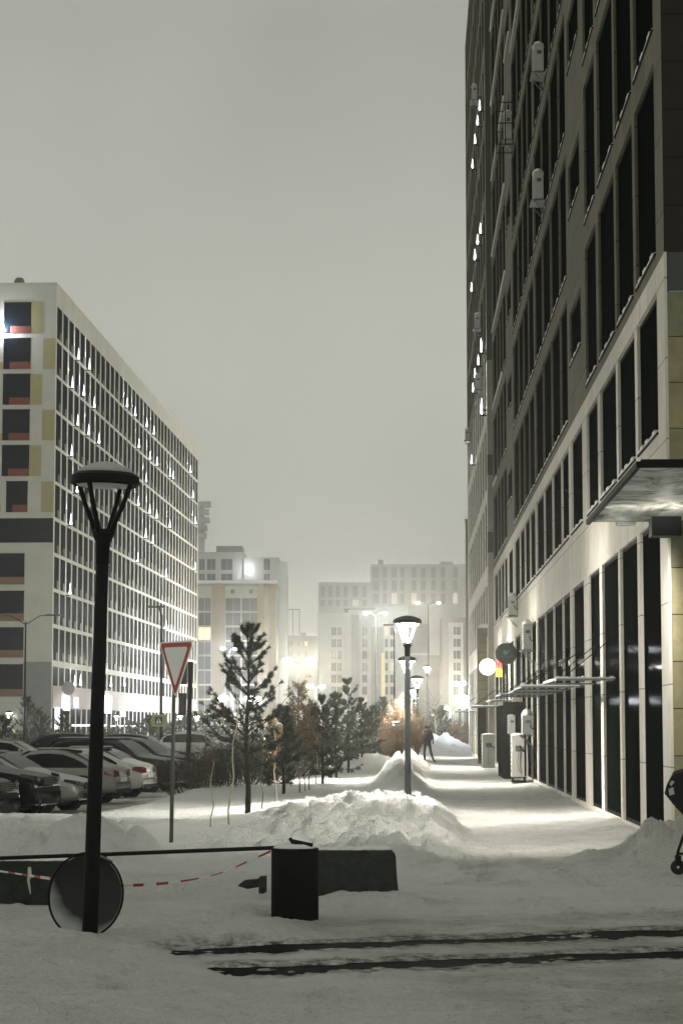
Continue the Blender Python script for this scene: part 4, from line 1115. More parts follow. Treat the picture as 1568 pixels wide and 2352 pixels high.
street_light(862, 1408, 330, 'tall street light with two white heads against the white apartment block', 2, 5000, spread=1.4, col='bulb_cool', hr=.42, lc=(0.93, 0.96, 1))
street_light(1055, 1570, 210, 'street light glowing white beside the far end of the wing', 2, 5000, spread=.3, col='bulb_white', hr=.38)
street_light(1034, 1626, 200, 'low street light glowing white over the far shrubs', 1, 3500, spread=.3, col='bulb_white', hr=.32)
street_light(983, 1385, 420, 'far street light with two heads on the roof line of the white block', 2, 3000, spread=2.0, col='bulb_white', hr=.4)
street_light(905, 1440, 160, 'slim unlit pole right of the white block\'s yellow stair', 1, 0, False, spread=.3, thick=.06)
street_light(60, 1418, 150, 'unlit double-armed street light in front of the grey plinth of the left block', 2, 0, False, spread=1.9, thick=.07)
street_light(372, 1400, 130, 'slim dark street light left of the yield sign', 1, 0, False, spread=.3, thick=.08)

# ------------------------------------------------------------------ signs
def yield_sign():
    b = atz(393, 1952, 0.0); t = aty(404, 1465, b.y)
    o = empty('yield_sign', (b.x, b.y, -0.05), 0, 'give-way triangle with a red border on a thin pole in the snow', 'traffic sign')
    ln = math.atan((t.x - b.x) / t.z * 0.9); o.rotation_euler = (0, ln * 0.8, 0)
    m = MB(); m.tube([(0, 0, -0.3), (0, 0, 2.9)], 0.028, 12); m.build('post', principled('yield_post', (0.085, 0.09, 0.075), .6, noise=.2), o, True)
    pl = empty('sign_plate', (0, -0.045, 0), R(0)); pl.parent = o
    bpy.data.objects.remove(pl)
    # triangle plate turned away from the street
    rot = Matrix.Translation((0.075, -0.06, 0)) @ Matrix.Rotation(R(-54), 4, 'Z')
    zt, zb = 2.96, 2.18
    def tri(sc, y):
        w_ = 0.46 * sc; h_ = 0.80 * sc; cz = zt - 0.27
        base = [(-w_, cz + h_ / 3), (w_, cz + h_ / 3), (0, cz - 2 * h_ / 3)]
        out = []
        for i in range(3):                               # rounded corners
            p = Vector(base[i]); a = Vector(base[i - 1]); c = Vector(base[(i + 1) % 3])
            r = 0.05 * sc
            for k in range(5):
                f = k / 4
                q1 = p + (a - p).normalized() * r * (1 - f); q2 = p + (c - p).normalized() * r * f
                out.append(q1 + q2 - p)
        return [rot @ Vector((q[0], y, q[1])) for q in out]
    off = -0.06
    A = tri(1.0, off); B = tri(1.0, off + 0.012); C = tri(0.93, off - 0.003); Dd = tri(0.70, off - 0.006)
    n = len(A); g = MB()
    g.mat(0).add(A + B, [tuple(range(n)), tuple(range(2 * n - 1, n - 1, -1))] + [(i, (i + 1) % n, n + (i + 1) % n, n + i) for i in range(n)])
    g.mat(1).add(C, [tuple(range(n))]); g.mat(0).add(Dd, [tuple(range(n))])
    g.build('sign_plate', [M['white_paint'], M['red']], o)
yield_sign()

def crossing_sign(x, y, Y, sz, label, backing, H0=-0.4, pole_up=0.1):
    p_ = aty(x, y, Y)
    o = empty('crossing_sign', (p_.x, p_.y, H0), 0, label, 'traffic sign', 'pedestrian crossing signs')
    z = p_.z - H0; h = sz / 2
    m = MB(); m.tube([(0, 0.04, 0), (0, 0.04, z + h + pole_up)], 0.04, 8); m.build('post', M['grey_metal'], o)
    g = MB(); g.mat(0).box(-h, h, -0.03, 0, z - h, z + h)
    yy = -0.036
    g.mat(1).add([(-h * .8, yy, z - h * .75), (h * .8, yy, z - h * .75), (0, yy, z + h * .8)], [(0, 1, 2)])
    yy = -0.042
    g.mat(2)
    g.add([(-.05 * h, yy, z + .5 * h), (.12 * h, yy, z + .5 * h), (.12 * h, yy, z + .33 * h), (-.05 * h, yy, z + .33 * h)], [(0, 1, 2, 3)])
    g.add([(-.12 * h, yy, z + .3 * h), (.16 * h, yy, z + .3 * h), (.1 * h, yy, z - .15 * h), (-.1 * h, yy, z - .15 * h)], [(0, 1, 2, 3)])
    g.add([(-.1 * h, yy, z - .15 * h), (.0, yy, z - .15 * h), (-.22 * h, yy, z - .62 * h), (-.32 * h, yy, z - .62 * h)], [(0, 1, 2, 3)])
    g.add([(.0, yy, z - .15 * h), (.1 * h, yy, z - .15 * h), (.34 * h, yy, z - .62 * h), (.22 * h, yy, z - .62 * h)], [(0, 1, 2, 3)])
    g.build('sign_plate', [principled('sign_blue', (0.03, 0.06, 0.22), .4), M['white_paint'], M['frame']], o)
    if backing:
        g = MB(); g.box(-h * 1.9, h * 1.9, 0.0, 0.03, z - h * 1.6, z + h * 1.6); g.build('backing_board', principled('yellow_green_board', (0.42, 0.42, 0.10), .5), o)
crossing_sign(365, 1655, 118, 0.40, 'blue crossing sign on a yellow board left of the yield sign post', True)
crossing_sign(473, 1661, 118, 0.38, 'blue crossing sign without a board, right of the traffic light', False)

def traffic_light():
    b = atz(431, 1811, -0.35); t = aty(438, 1520, b.y)
    o = empty('traffic_light', (b.x, b.y, -0.45), 0, 'dark traffic light post with two signal heads, right of the yield sign', 'traffic light')
    H = t.z + 0.45
    o.rotation_euler = (0, (t.x - b.x) / H, 0)
    m = MB(); m.tube([(0, 0, 0), (0, 0, H)], 0.08, 12); m.build('post', M['black_metal'], o, True)
    for z in (H - 0.75, H - 1.75):
        m = MB(); m.box(-0.36, -0.10, -0.1, 0.12, z, z + 0.72).box(-0.1, 0.0, -0.02, 0.02, z + .1, z + .14).box(-0.1, 0.0, -0.02, 0.02, z + .55, z + .59)
        m.build('signal_head', principled('dark_green_housing', (0.03, 0.045, 0.035), .6), o, bevel=0.02)
traffic_light()

def round_plate():
    c = aty(197, 2056, pb.y + 0.55)
    o = empty('round_mirror', (c.x, c.y, c.z), R(-8), 'round frosted metal plate half sunk in snow behind the dark lamp post', 'mirror')
    o.rotation_euler = (R(-8), 0, R(-22))
    Rm = Matrix.Rotation(math.pi / 2, 4, 'X'); r = 0.335
    m = MB(); m.lathe([(0.0, -0.07), (0.15, -0.062), (0.26, -0.035), (r - 0.012, 0.0)], 48, M=Rm)
    mt = bpy.data.materials.new('frosted_plate'); mt.use_nodes = True
    t = mt.node_tree; b = t.nodes['Principled BSDF']; b.inputs['Roughness'].default_value = 0.6
    tc = t.nodes.new('ShaderNodeTexCoord'); n = t.nodes.new('ShaderNodeTexNoise'); n.inputs['Scale'].default_value = 4; n.inputs['Detail'].default_value = 5
    sp = t.nodes.new('ShaderNodeSeparateXYZ'); t.links.new(tc.outputs['Object'], sp.inputs[0]); t.links.new(tc.outputs['Object'], n.inputs['Vector'])
    ln = t.nodes.new('ShaderNodeVectorMath'); ln.operation = 'DISTANCE'; ln.inputs[1].default_value = (0.07, 0.0, 0.10); t.links.new(tc.outputs['Object'], ln.inputs[0])
    ad = t.nodes.new('ShaderNodeMath'); ad.operation = 'MULTIPLY_ADD'; ad.inputs[1].default_value = 0.16; t.links.new(n.outputs['Fac'], ad.inputs[0]); t.links.new(ln.outputs['Value'], ad.inputs[2])
    rr = t.nodes.new('ShaderNodeMapRange'); rr.inputs['From Min'].default_value = 0.42; rr.inputs['From Max'].default_value = 0.51; t.links.new(ad.outputs[0], rr.inputs['Value'])
    mx = t.nodes.new('ShaderNodeMix'); mx.data_type = 'RGBA'; mx.inputs[6].default_value = (0.008, 0.009, 0.008, 1); mx.inputs[7].default_value = (0.36, 0.38, 0.35, 1)
    t.links.new(rr.outputs[0], mx.inputs['Factor']); t.links.new(mx.outputs[2], b.inputs['Base Color'])
    m.build('plate', mt, o, True)
    m = MB(); pts = [(math.cos(a) * r, 0, math.sin(a) * r) for a in [2 * math.pi * k / 48 for k in range(49)]]; m.tube(pts, 0.010, 8, cap=False); m.build('rim', M['black_metal'], o, True)
    m = MB(); m.box(0.02, 0.10, -0.05, -0.01, 0.26, 0.37).tube([(0.05, -0.03, 0.34), (0.16, -0.05, 0.30), (0.24, -0.04, 0.27)], 0.008, 6); m.build('clamp', M['grey_metal'], o)
round_plate()

# ------------------------------------------------------------------ barrier, bin and concrete blocks
pbin = atz(677, 2112, 0.0)
def bin_():
    o = empty('litter_bin', (pbin.x, pbin.y, -0.05), 0, 'black round litter bin with snow and rubbish on top, standing in the snow', 'bin')
    r = 0.213; H = aty(677, 1948, pbin.y).z + 0.05
    m = MB(); m.lathe([(r - 0.004, -0.1), (r, 0.0), (r, H), (r - 0.02, H + 0.003), (r - 0.03, H - 0.02), (0, H - 0.03)], 40); b = m.build('drum', principled('black_drum', (0.004, 0.0045, 0.004), .8, spec=.08, noise=.3, nscale=6), o, True)
    md = b.modifiers.new('b', 'EDGE_SPLIT'); md.split_angle = R(40)
    s = MB(); s.blob((0.0, 0, H - 0.01), 0.195, 0.195, 0.055, zmin=-0.1, jit=.08); s.build('snow_cap', M['snow'], o, True)
    g = MB(); rot = Matrix.Translation((0.06, -0.05, H + 0.03)) @ Matrix.Rotation(R(12), 4, 'Y')
    g.box(-0.09, 0.10, -0.02, 0.03, -0.01, 0.035, rot); rot2 = Matrix.Translation((-0.02, -0.06, H + 0.05)) @ Matrix.Rotation(R(55), 4, 'Y'); g.box(-0.05, 0.05, -0.02, 0.02, -0.012, 0.02, rot2)
    g.build('rubbish', M['black_metal'], o)
bin_()
def bar():
    a = aty(716, 1944, pbin.y - 0.02); b = aty(225, 1963, pbin.y + 0.35); c = aty(-160, 1977, pbin.y + 0.6)
    o = empty('barrier_bar', a, 0, 'thin black barrier pole lying across the litter bin and running left behind the lamp', 'barrier')
    m = MB(); m.tube([(0, 0, 0), b - a, c - a], 0.019, 10); m.build('pole', M['black_metal'], o, True)
    m = MB(); q = aty(240, 1972, pbin.y + 0.30) - a
    m.blob(q, 0.03, 0.03, 0.03, jit=.3).blob(q + Vector((0.03, 0, -0.03)), 0.02, 0.02, 0.03, jit=.3).tube([q, q + Vector((0.02, 0, -0.07))], 0.01, 5)
    m.build('wire_knot', M['black_metal'], o)
bar()
def tape():
    P = [(622, 1955, 0.0), (585, 1972, -.0), (545, 1990, -.1), (500, 2008, -.15), (440, 2021, -.3), (380, 2029, -.45), (320, 2033, -.6), (280, 2034, -.8), (230, 2032, -1.0), (170, 2026, -1.0), (110, 2017, -.6), (60, 2010, -.2), (0, 2001, 0.2), (-80, 1990, .5)]
    pts = [aty(x, y, pbin.y - 0.22 + d * 0.9) for x, y, d in P]
    # resample
    cum = [0]
    for a, b in zip(pts[:-1], pts[1:]): cum.append(cum[-1] + (b - a).length)
    def at(s):
        for i in range(len(pts) - 1):
            if s <= cum[i + 1]: return pts[i].lerp(pts[i + 1], (s - cum[i]) / (cum[i + 1] - cum[i]))
        return pts[-1]
    org = pts[0].copy(); m = MB(); n = int(cum[-1] / 0.06); L0 = None
    for i in range(n + 1):
        s = cum[-1] * i / n; p = at(s) - org
        tw = 0.35 + 1.2 * math.sin(s * 2.3 + 0.5) * (0.5 + 0.5 * math.sin(s * .9))
        d = Vector((0, math.sin(tw), math.cos(tw))) * 0.013
        if L0: m.mat(int(s / 0.13) % 2).quad(L0[0], p - d, p + d, L0[1])
        L0 = (p - d, p + d)
    red = principled('tape_red', (0.26, 0.012, 0.01), .5); wh = principled('tape_white', (0.55, 0.56, 0.50), .5)
    o = m.build('barrier_tape', [red, wh], loc=org)
    sd = o.modifiers.new('s', 'SOLIDIFY'); sd.thickness = 0.002
    tag(o, 'red and white striped barrier tape sagging from the litter bin to the left edge', 'tape')
    q = aty(68, 2020, pbin.y); g = MB()
    g.tube([(0, 0, 0.11), (0.005, -.01, 0.03), (-0.008, 0, -0.01), (0.012, 0, -0.13)], [0.014, 0.02, 0.012, 0.004], 6)
    k = g.build('tape_knot', wh, loc=q); tag(k, 'knotted white tail of tape hanging against the dark concrete block at far left', 'tape')
tape()
def conc(x0, x1, y0, y1, Y, dep, label, rz=0, z0=-0.15, skew=0):
    a = aty(x0, y1, Y); b = aty(x1, y0, Y)
    o = empty('concrete_block', (a.x, Y, 0), rz, label, 'concrete block', 'concrete blocks beside the litter bin')
    w_ = b.x - a.x; H = b.z
    m = MB(); nx, nzz = 14, 6
    rr = random.Random(int(x1))
    # worn outline
    prof = [(0.0, z0), (0, H * .93), (0.03, H), (w_ - 0.06, H), (w_ - 0.01, H * .9), (w_, H * .5), (w_ + 0.015, H * .2), (w_ + 0.03, z0)]
    n = len(prof)
    m.add([(x, 0, z) for x, z in prof] + [(x, dep, z) for x, z in prof], [tuple(range(n)), tuple(range(2 * n - 1, n - 1, -1))] + [(i, i + n, (i + 1) % n + n, (i + 1) % n) for i in range(n)])
    m.build('block_body', M['concrete'], o, bevel=0.015)
    s = MB()
    k = 0
    while k < int(w_ / 0.12):
        s.blob((0.06 + k * 0.12, dep * .5, H), 0.11, dep * .5, rr.uniform(0.012, 0.045), zmin=-0.02, jit=.1, seed=k, n=10, m=6); k += 1
    s.build('snow_layer', M['snow'], o, True)
conc(640, 911, 1953, 2062, 21.9, 0.45, 'dark concrete block right of the litter bin, thin snow on top')
conc(-220, 196, 1978, 2085, 21.4, 0.40, 'dark concrete block at the left edge behind the round plate')
# broken beam in the snow
a = aty(545, 2030, 21.3); o = empty('broken_beam', (a.x, a.y, 0), R(-6), 'short dark broken beam end poking out of the snow left of the litter bin', 'beam')
m = MB(); z = a.z; 
m.add([(0.0, 0, z - .02), (0.06, 0, z + .03), (0.21, 0, z + .045), (0.21, 0, z - .03), (0.1, 0, z - .05)] + [(0.0, .15, z - .02), (0.06, .15, z + .03), (0.21, .15, z + .045), (0.21, .15, z - .03), (0.1, .15, z - .05)],
      [(0, 1, 2, 3, 4), (9, 8, 7, 6, 5), (0, 5, 6, 1), (1, 6, 7, 2), (2, 7, 8, 3), (3, 8, 9, 4), (4, 9, 5, 0)])
m.box(0.212, 0.265, -0.03, 0.17, z - .09, z + .07)
m.build('beam_end', M['concrete'], o, bevel=0.006)

# ------------------------------------------------------------------ stroller at the right edge
def stroller():
    b = atz(1565, 2015, 0.0); Yb = b.y
    q = lambda x, y, dy=0.0: aty(x, y, Yb + dy)
    org = Vector((q(1600, 2010).x, Yb, 0))
    o = empty('stroller', org, 0, 'black folding pram with a hood at the right edge of the picture', 'stroller')
    L_ = lambda x, y, dy=0.0: q(x, y, dy) - org
    m = MB()
    # hood: lofted arcs
    n = 9
    secs = []
    for dy in (-0.22, 0.0, 0.22):
        f = 1 - 0.25 * abs(dy) / 0.22
        secs.append([L_(1527, 1822, dy), L_(1531, 1800 + (1 - f) * 20, dy), L_(1545, 1772 + (1 - f) * 40, dy), L_(1570, 1764 + (1 - f) * 40, dy), L_(1610, 1770 + (1 - f) * 40, dy), L_(1640, 1800, dy), L_(1640, 1860, dy), L_(1600, 1895, dy), L_(1566, 1868, dy), L_(1545, 1845, dy)])
    k = len(secs[0]); vs = sum(secs, []); fs = [tuple(range(k)), tuple(range(3 * k - 1, 2 * k - 1, -1))]
    for j in range(2):
        for i in range(k): fs.append((j * k + i, j * k + (i + 1) % k, (j + 1) * k + (i + 1) % k, (j + 1) * k + i))
    m.add(vs, fs); hood = m.build('hood', M['black_cloth'], o, bevel=0.01)
    g = MB(); g.quad(L_(1534, 1812, -.235), L_(1545, 1808, -.235), L_(1548, 1824, -.235), L_(1536, 1828, -.235)); g.quad(L_(1536, 1800, -.235), L_(1542, 1792, -.235), L_(1548, 1796, -.235), L_(1540, 1806, -.235))
    g.build('reflector', principled('grey_reflector', (.45, .46, .44), .4), hood)
    g = MB()
    for dy in (-0.2, 0.2):
        g.tube([L_(1630, 1850, dy), L_(1575, 1900, dy), L_(1556, 1955, dy), L_(1552, 1975, dy)], 0.017, 8)
        g.tube([L_(1590, 1890, dy), L_(1640, 1960, dy), L_(1690, 2000, dy)], 0.016, 8)
        g.tube([L_(1552, 1960, dy), L_(1660, 1968, dy)], 0.014, 8)
    g.tube([L_(1575, 1900, -.2), L_(1575, 1900, .2)], 0.012, 6)
    g.build('frame', M['black_metal'], o, True)
    g = MB(); g.box(L_(1580, 0).x, L_(1660, 0).x, -0.18, 0.18, L_(0, 1900).z, L_(0, 1840).z); g.build('seat', M['black_cloth'], o, bevel=0.03)
    Rm = Matrix.Rotation(math.pi / 2, 4, 'X')
    for x, y, r in ((1556, 1992, 0.085), (1690, 1985, 0.12)):
        for dy in (-0.2, 0.2):
            c = L_(x, y, dy)
            g = MB(); g.lathe([(0.02, -0.03), (r * .7, -0.03), (r, -0.02), (r, 0.02), (r * .7, 0.03), (0.02, 0.03)], 20, c=c, M=Rm); g.build('wheel', M['tyre'], o, True)
            g = MB(); g.box(c.x - .03, c.x + .03, c.y - .045, c.y + .045, c.z + 0.02, c.z + r + .05); g.build('fork', M['black_metal'], o)
M['black_cloth'] = principled('black_cloth', (0.010, 0.011, 0.011), .9, noise=.3, nscale=20)
stroller()

# ------------------------------------------------------------------ person
def person():
    u = 98.0
    v = ray(981, 1752); t = u / v.dot(sdir); b = v * t; b.z = 0.0
    o = empty('person', (b.x, b.y, 0.02), R(8), 'person in dark winter clothes striding away along the pavement behind the orange bush', 'person')
    me = bpy.data.meshes.new('body')
    V = [(0, 0, .90), (0, 0, 1.10), (0, 0.0, 1.32), (0, 0.0, 1.44), (0, -0.01, 1.50), (0, -0.01, 1.60), (0, -.01, 1.69),      # 0-6 spine
         (-.09, 0, .86), (-.12, .10, .48), (-.10, .02, .08), (-.12, -.10, .03),                                               # 7-10 left leg
         (.09, 0, .86), (.14, -.08, .48), (.30, .10, .10), (.38, .0, .04),                                               # 11-14 right leg trailing
         (-.19, 0, 1.38), (-.24, .04, 1.10), (-.20, -.10, .90), (-.19, -.13, .83),                                            # 15-18 arm
         (.19, 0, 1.38), (.25, .0, 1.10), (.24, -.12, .90), (.23, -.15, .83)]                                                 # 19-22 arm
    E = [(0, 1), (1, 2), (2, 3), (3, 4), (4, 5), (5, 6), (0, 7), (7, 8), (8, 9), (9, 10), (0, 11), (11, 12), (12, 13), (13, 14), (3, 15), (15, 16), (16, 17), (17, 18), (3, 19), (19, 20), (20, 21), (21, 22)]
    rad = [.25, .25, .26, .20, .09, .095, .06, .11, .075, .055, .045, .11, .075, .055, .045, .075, .06, .05, .045, .075, .06, .05, .045]
    me.from_pydata(V, E, [])
    ob = bpy.data.objects.new('body', me); COL.objects.link(ob); ob.parent = o
    sk = ob.modifiers.new('skin', 'SKIN')
    for i, d in enumerate(me.skin_vertices[0].data): d.radius = (rad[i], rad[i] * .8); d.use_root = (i == 0)
    ss = ob.modifiers.new('sub', 'SUBSURF'); ss.levels = 1; ss.render_levels = 2
    me.materials.append(principled('dark_winter_coat', (0.008, 0.008, 0.009), .9))
    h = MB(); h.blob((0, -.01, 1.63), .115, .125, .12, jit=.02, zmin=-.6); h.build('hood', principled('dark_hood', (.009, .009, .01), .9), o, True)
person()

# ------------------------------------------------------------------ cars
def car_proto(kind):
    """local: length along x (front at +x end), x from -4.4 to 0; width along y; z up"""
    if kind == 'sedan':
        Lc, Wd = 4.5, 1.76
        #        x,    z_top, half width factor
        prof = [(0.0, .50, .80), (-.05, .66, .86), (-.18, .74, .93), (-.6, .84, .97), (-1.15, .92, 1.0), (-1.35, .97, 1.0), (-1.75, 1.20, 1.0), (-2.15, 1.40, 1.0), (-2.6, 1.45, 1.0), (-3.1, 1.42, 1.0), (-3.5, 1.28, 1.0), (-3.9, 1.05, .99), (-4.3, .98, .95), (-4.46, .88, .88), (-4.5, .55, .82)]
        belt = .93
    elif kind == 'suv':
        Lc, Wd = 4.6, 1.86
        prof = [(0.0, .60, .82), (-.05, .80, .88), (-.15, .93, .94), (-.6, 1.02, .98), (-1.1, 1.07, 1.0), (-1.3, 1.12, 1.0), (-1.65, 1.38, 1.0), (-2.0, 1.60, 1.0), (-2.6, 1.67, 1.0), (-3.4, 1.66, 1.0), (-4.0, 1.58, 1.0), (-4.35, 1.30, .98), (-4.5, 1.05, .95), (-4.56, .9, .9), (-4.6, .6, .85)]
        belt = 1.06
    W = Wd / 2
    body = MB(); roofcol = 0
    secs = []
    for x, zt, wf in prof:
        w_ = W * wf; zb = .22 if -4.2 < x < -.3 else .30
        bz = min(zt, belt)
        r = []
        # from sill up over the roof to the other sill
        top = zt > belt + 0.04
        wr = w_ * (0.93 - 0.25 * (zt - belt)) if top else w_ * .92
        half = [(w_ * .96, zb), (w_ * 1.0, zb + .15), (w_ * 1.0, bz * .70 + .1), (w_ * .975, bz - .02)]
        if top: half += [(w_ * .95, bz + 0.01), (wr + .03, zt - .12 * min(1, (zt - belt) * 2)), (wr - .06, zt - .02), (wr * .6, zt)]
        else: half += [(w_ * .95, bz - .005), (w_ * .93, zt - .0), (w_ * .8, zt + .005), (w_ * .5, zt + .012)]
        pts = [(x, -a, b) for a, b in half] + [(x, a, b) for a, b in reversed(half)]
        secs.append(pts)
    k = len(secs[0]); vs = sum(secs, []); fs = []
    for j in range(len(secs) - 1):
        for i in range(k - 1): fs.append((j * k + i, j * k + i + 1, (j + 1) * k + i + 1, (j + 1) * k + i))
        fs.append((j * k + k - 1, j * k, (j + 1) * k, (j + 1) * k + k - 1))
    fs.append(tuple(range(k))); fs.append(tuple((len(secs) - 1) * k + i for i in range(k - 1, -1, -1)))
    body.add(vs, fs)
    # side glass following the roofline, slightly proud
    def zt(x):
        for a, b in zip(prof[:-1], prof[1:]):
            if b[0] <= x <= a[0]:
                f = (x - a[0]) / (b[0] - a[0]); return a[1] + f * (b[1] - a[1])
        return .5
    gl = MB()
    xs = [-1.62 - i * (2.15 if kind == 'sedan' else 2.6) / 12 for i in range(13)]
    for s in (-1, 1):
        prev = None
        for x in xs:
            z1 = max(zt(x) - .13, belt + .01); z0 = belt + .02
            wb = W * .957 + .006; wt = W * (0.93 - 0.25 * (zt(x) - belt)) + .034 + (0.13) * .06
            cur = ((x, s * wb, z0), (x, s * wt, z1))
            if prev: gl.quad(prev[0], cur[0], cur[1], prev[1])
            prev = cur
    # windscreen and rear glass
    def screen(xa, xb, n=5):
        prev = None
        for i in range(n + 1):
            x = xa + (xb - xa) * i / n; z = zt(x) + .012; wr = (W * (0.93 - 0.25 * (max(z, belt) - belt))) - .09
            cur = ((x, -wr, z), (x, wr, z))
            if prev: gl.quad(prev[0], prev[1], cur[1], cur[0])
            prev = cur
    if kind == 'sedan': screen(-1.42, -2.08); screen(-3.22, -3.85)
    else: screen(-1.36, -1.95); screen(-4.05, -4.40)
    fr = [(0.0, 1)]
    return body, gl, W, belt, kind
CARM = {
    'black': principled('black_car_paint', (0.004, 0.005, 0.005), 0.3, spec=0.16),
    'silver': principled('silver_car_paint', (0.38, 0.39, 0.36), 0.35, metal=0.25, noise=.08),
    'white': principled('white_car_paint', (0.62, 0.62, 0.57), 0.4, noise=.08),
    'dark': principled('dark_grey_car_paint', (0.010, 0.012, 0.013), 0.3, spec=0.25),
    'beige': principled('frosted_car_paint', (0.27, 0.27, 0.24), 0.5, noise=.15)}
M['car_glass'] = principled('car_glass', (0.003, 0.004, 0.004), 0.1, spec=0.10)
M['frost'] = principled('frosted_roof', (0.42, 0.425, 0.40), 0.9, bump=.3, bscale=30, noise=.25, nscale=4)
def make_car(kind, paint, loc, rz, label, facing='front', frost=True, detail=True):
    o = empty('parked_car', loc, rz, label, 'car', 'cars parked beside the street')
    body, gl, W, belt, kd = car_proto(kind)
    if facing == 'rear':                                  # turn the shell so that the tail is at x = 0
        Lx = -4.5 if kind == 'sedan' else -4.6
        body.v = [(Lx - x, -y, z) for x, y, z in body.v]; gl.v = [(Lx - x, -y, z) for x, y, z in gl.v]
    b = body.build('body', CARM[paint], o, True)
    md = b.modifiers.new('s', 'SUBSURF'); md.levels = 1; md.render_levels = 1
    gl.build('glazing', M['car_glass'], o, True)
    if kind == 'sedan': wx = (-.85, -3.55)
    else: wx = (-.85, -3.65)
    Rm = Matrix.Rotation(math.pi / 2, 4, 'X')
    for x in wx:
        for s in (-1, 1):
            g = MB(); g.mat(0).lathe([(0.0, .0), (.40, .0), (.40, .012)], 24, M=Rm, c=(x, s * (W + .002) - (0.0), .36)); g.build('wheel_arch', M['tyre'], o)
            g = MB(); g.mat(0).lathe([(.2, .11), (.31, .10), (.335, .06), (.335, -.1), (.2, -.1)], 24, M=Rm, c=(x, s * (W - .08), .33))
            wh = g.build('wheel', M['tyre'], o, True)
            g = MB(); g.mat(0).lathe([(0.0, .095), (.06, .10), (.2, .085), (.21, .11), (.22, .08), (.22, -.08), (0, -.095)], 10, M=Rm, c=(x, s * (W - .08), .33)); g.build('rim', M['rim'], wh)
    zl = .66 if kind == 'sedan' else .86
    hl = principled('headlamp_glass', (.25, .27, .28), .1, spec=.8) if detail else M['rim']
    for s in (-1, 1):
        g = MB()
        if facing == 'front':
            g.add([(0.012, s * W * .42, zl - .06), (-.02, s * W * .80, zl + .0), (-.30, s * W * .985, zl + .08), (-.30, s * W * .97, zl + .14), (-.06, s * W * .84, zl + .10), (0.0, s * W * .45, zl + .05)], [(0, 1, 4, 5), (1, 2, 3, 4)])
            h = g.build('headlight', M['lens_dark'], o)
            g = MB(); g.blob((0.0, s * W * .62, zl + .01), .03, .09, .045, n=10, m=6, jit=0); g.build('lens', M['rim'], h)
            g = MB(); g.box(-.05, 0.02, s * W * .55 - .09, s * W * .55 + .09, .36, .44); g.build('fog_light', M['lens_dark'], o)
        else:
            g.add([(0.015, s * W * .45, zl + .06), (-.03, s * W * .86, zl + .05), (-.28, s * W * .985, zl + .13), (-.26, s * W * .975, zl + .22), (-.05, s * W * .84, zl + .24), (0.0, s * W * .48, zl + .20)], [(0, 1, 4, 5), (1, 2, 3, 4)])
            g.build('tail_light', M['red_dark'], o)
    g = MB()
    if facing == 'front':
        g.mat(0).box(0.0, 0.022, -W * .38, W * .38, zl - .12, zl + .05).box(-.02, .02, -W * .5, W * .5, .34, .46)
        for k in range(4): g.mat(1).box(.022, .03, -W * .36, W * .36, zl - .10 + k * .04, zl - .09 + k * .04)
        g.build('grille', [M['tyre'], M['rim']], o)
    else:
        g.mat(0).box(-.06, 0.012, -W * .75, W * .75, .30, .40).mat(1).box(0.0, .02, -.26, .26, zl - .08, zl + .03)
        g.build('bumper_trim', [M['tyre'], M['white_paint']], o)
    g = MB()
    for s in (-1, 1):
        x = (-1.72 if facing == 'front' else (-4.5 + 1.72)); g.blob((x, s * (W + .10), belt + .07), .07, .1, .07, jit=0, n=10, m=6)
    g.build('mirror', CARM[paint], o, True)
    if frost and paint != 'black':
        # thin frost sheet lying on the roof
        g = MB(); x0, x1 = (-2.25, -3.25) if kind == 'sedan' else (-2.15, -3.95)
        if facing == 'rear': x0, x1 = -4.5 - x0, -4.5 - x1
        zr = 1.445 if kind == 'sedan' else 1.665
        n = 10
        for i in range(n):
            xa = x0 + (x1 - x0) * i / n; xb = x0 + (x1 - x0) * (i + 1) / n
            g.blob(((xa + xb) / 2, 0, zr - .012), abs(xb - xa) * 1.0, W * .70, .03, n=14, m=6, jit=.03, zmin=-.02, seed=i)
        g.build('snow_layer', M['frost'], o, True)
    return o
M['lens_dark'] = principled('dark_lamp_lens', (.03, .032, .035), .08, spec=.9)
LZ = -0.33
def carat(x, y, Y=None):
    p_ = atz(x, y, LZ); return (p_.x, p_.y, LZ)
def car_px(x, Y): return (aty(x, 1800, Y).x, Y, LZ)
cl = [('suv', 'black', 14, 44.0, 'front', 'black car cut off by the left edge, nearest in the row', False),
      ('suv', 'black', 112, 48.6, 'front', 'black off-roader with glinting front lamps, first whole car of the row', True),
      ('sedan', 'silver', 205, 52.0, 'front', 'frosted silver saloon with its nose directly left of the dark lamp post', True),
      ('sedan', 'beige', 284, 57.5, 'rear', 'pale saloon whose tail peeps out right behind the dark lamp post', True),
      ('sedan', 'white', 345, 62.0, 'rear', 'white saloon with a clear red tail light between lamp post and yield sign', True),
      ('suv', 'dark', 425, 67.5, 'front', 'dark car with a frosted windscreen edge just behind the yield sign post', True),
      ('suv', 'black', 462, 72.5, 'front', 'black car behind the traffic light post, partly hidden by twigs', True),
      ('sedan', 'beige', 486, 77.0, 'front', 'snow-smeared car last in the near row, behind bare twigs', True)]
for kd, pt, x, Y, fc, lb, fr in cl:
    make_car(kd, pt, car_px(x, Y), R(-14 if fc == 'front' else -11), lb, fc, fr)
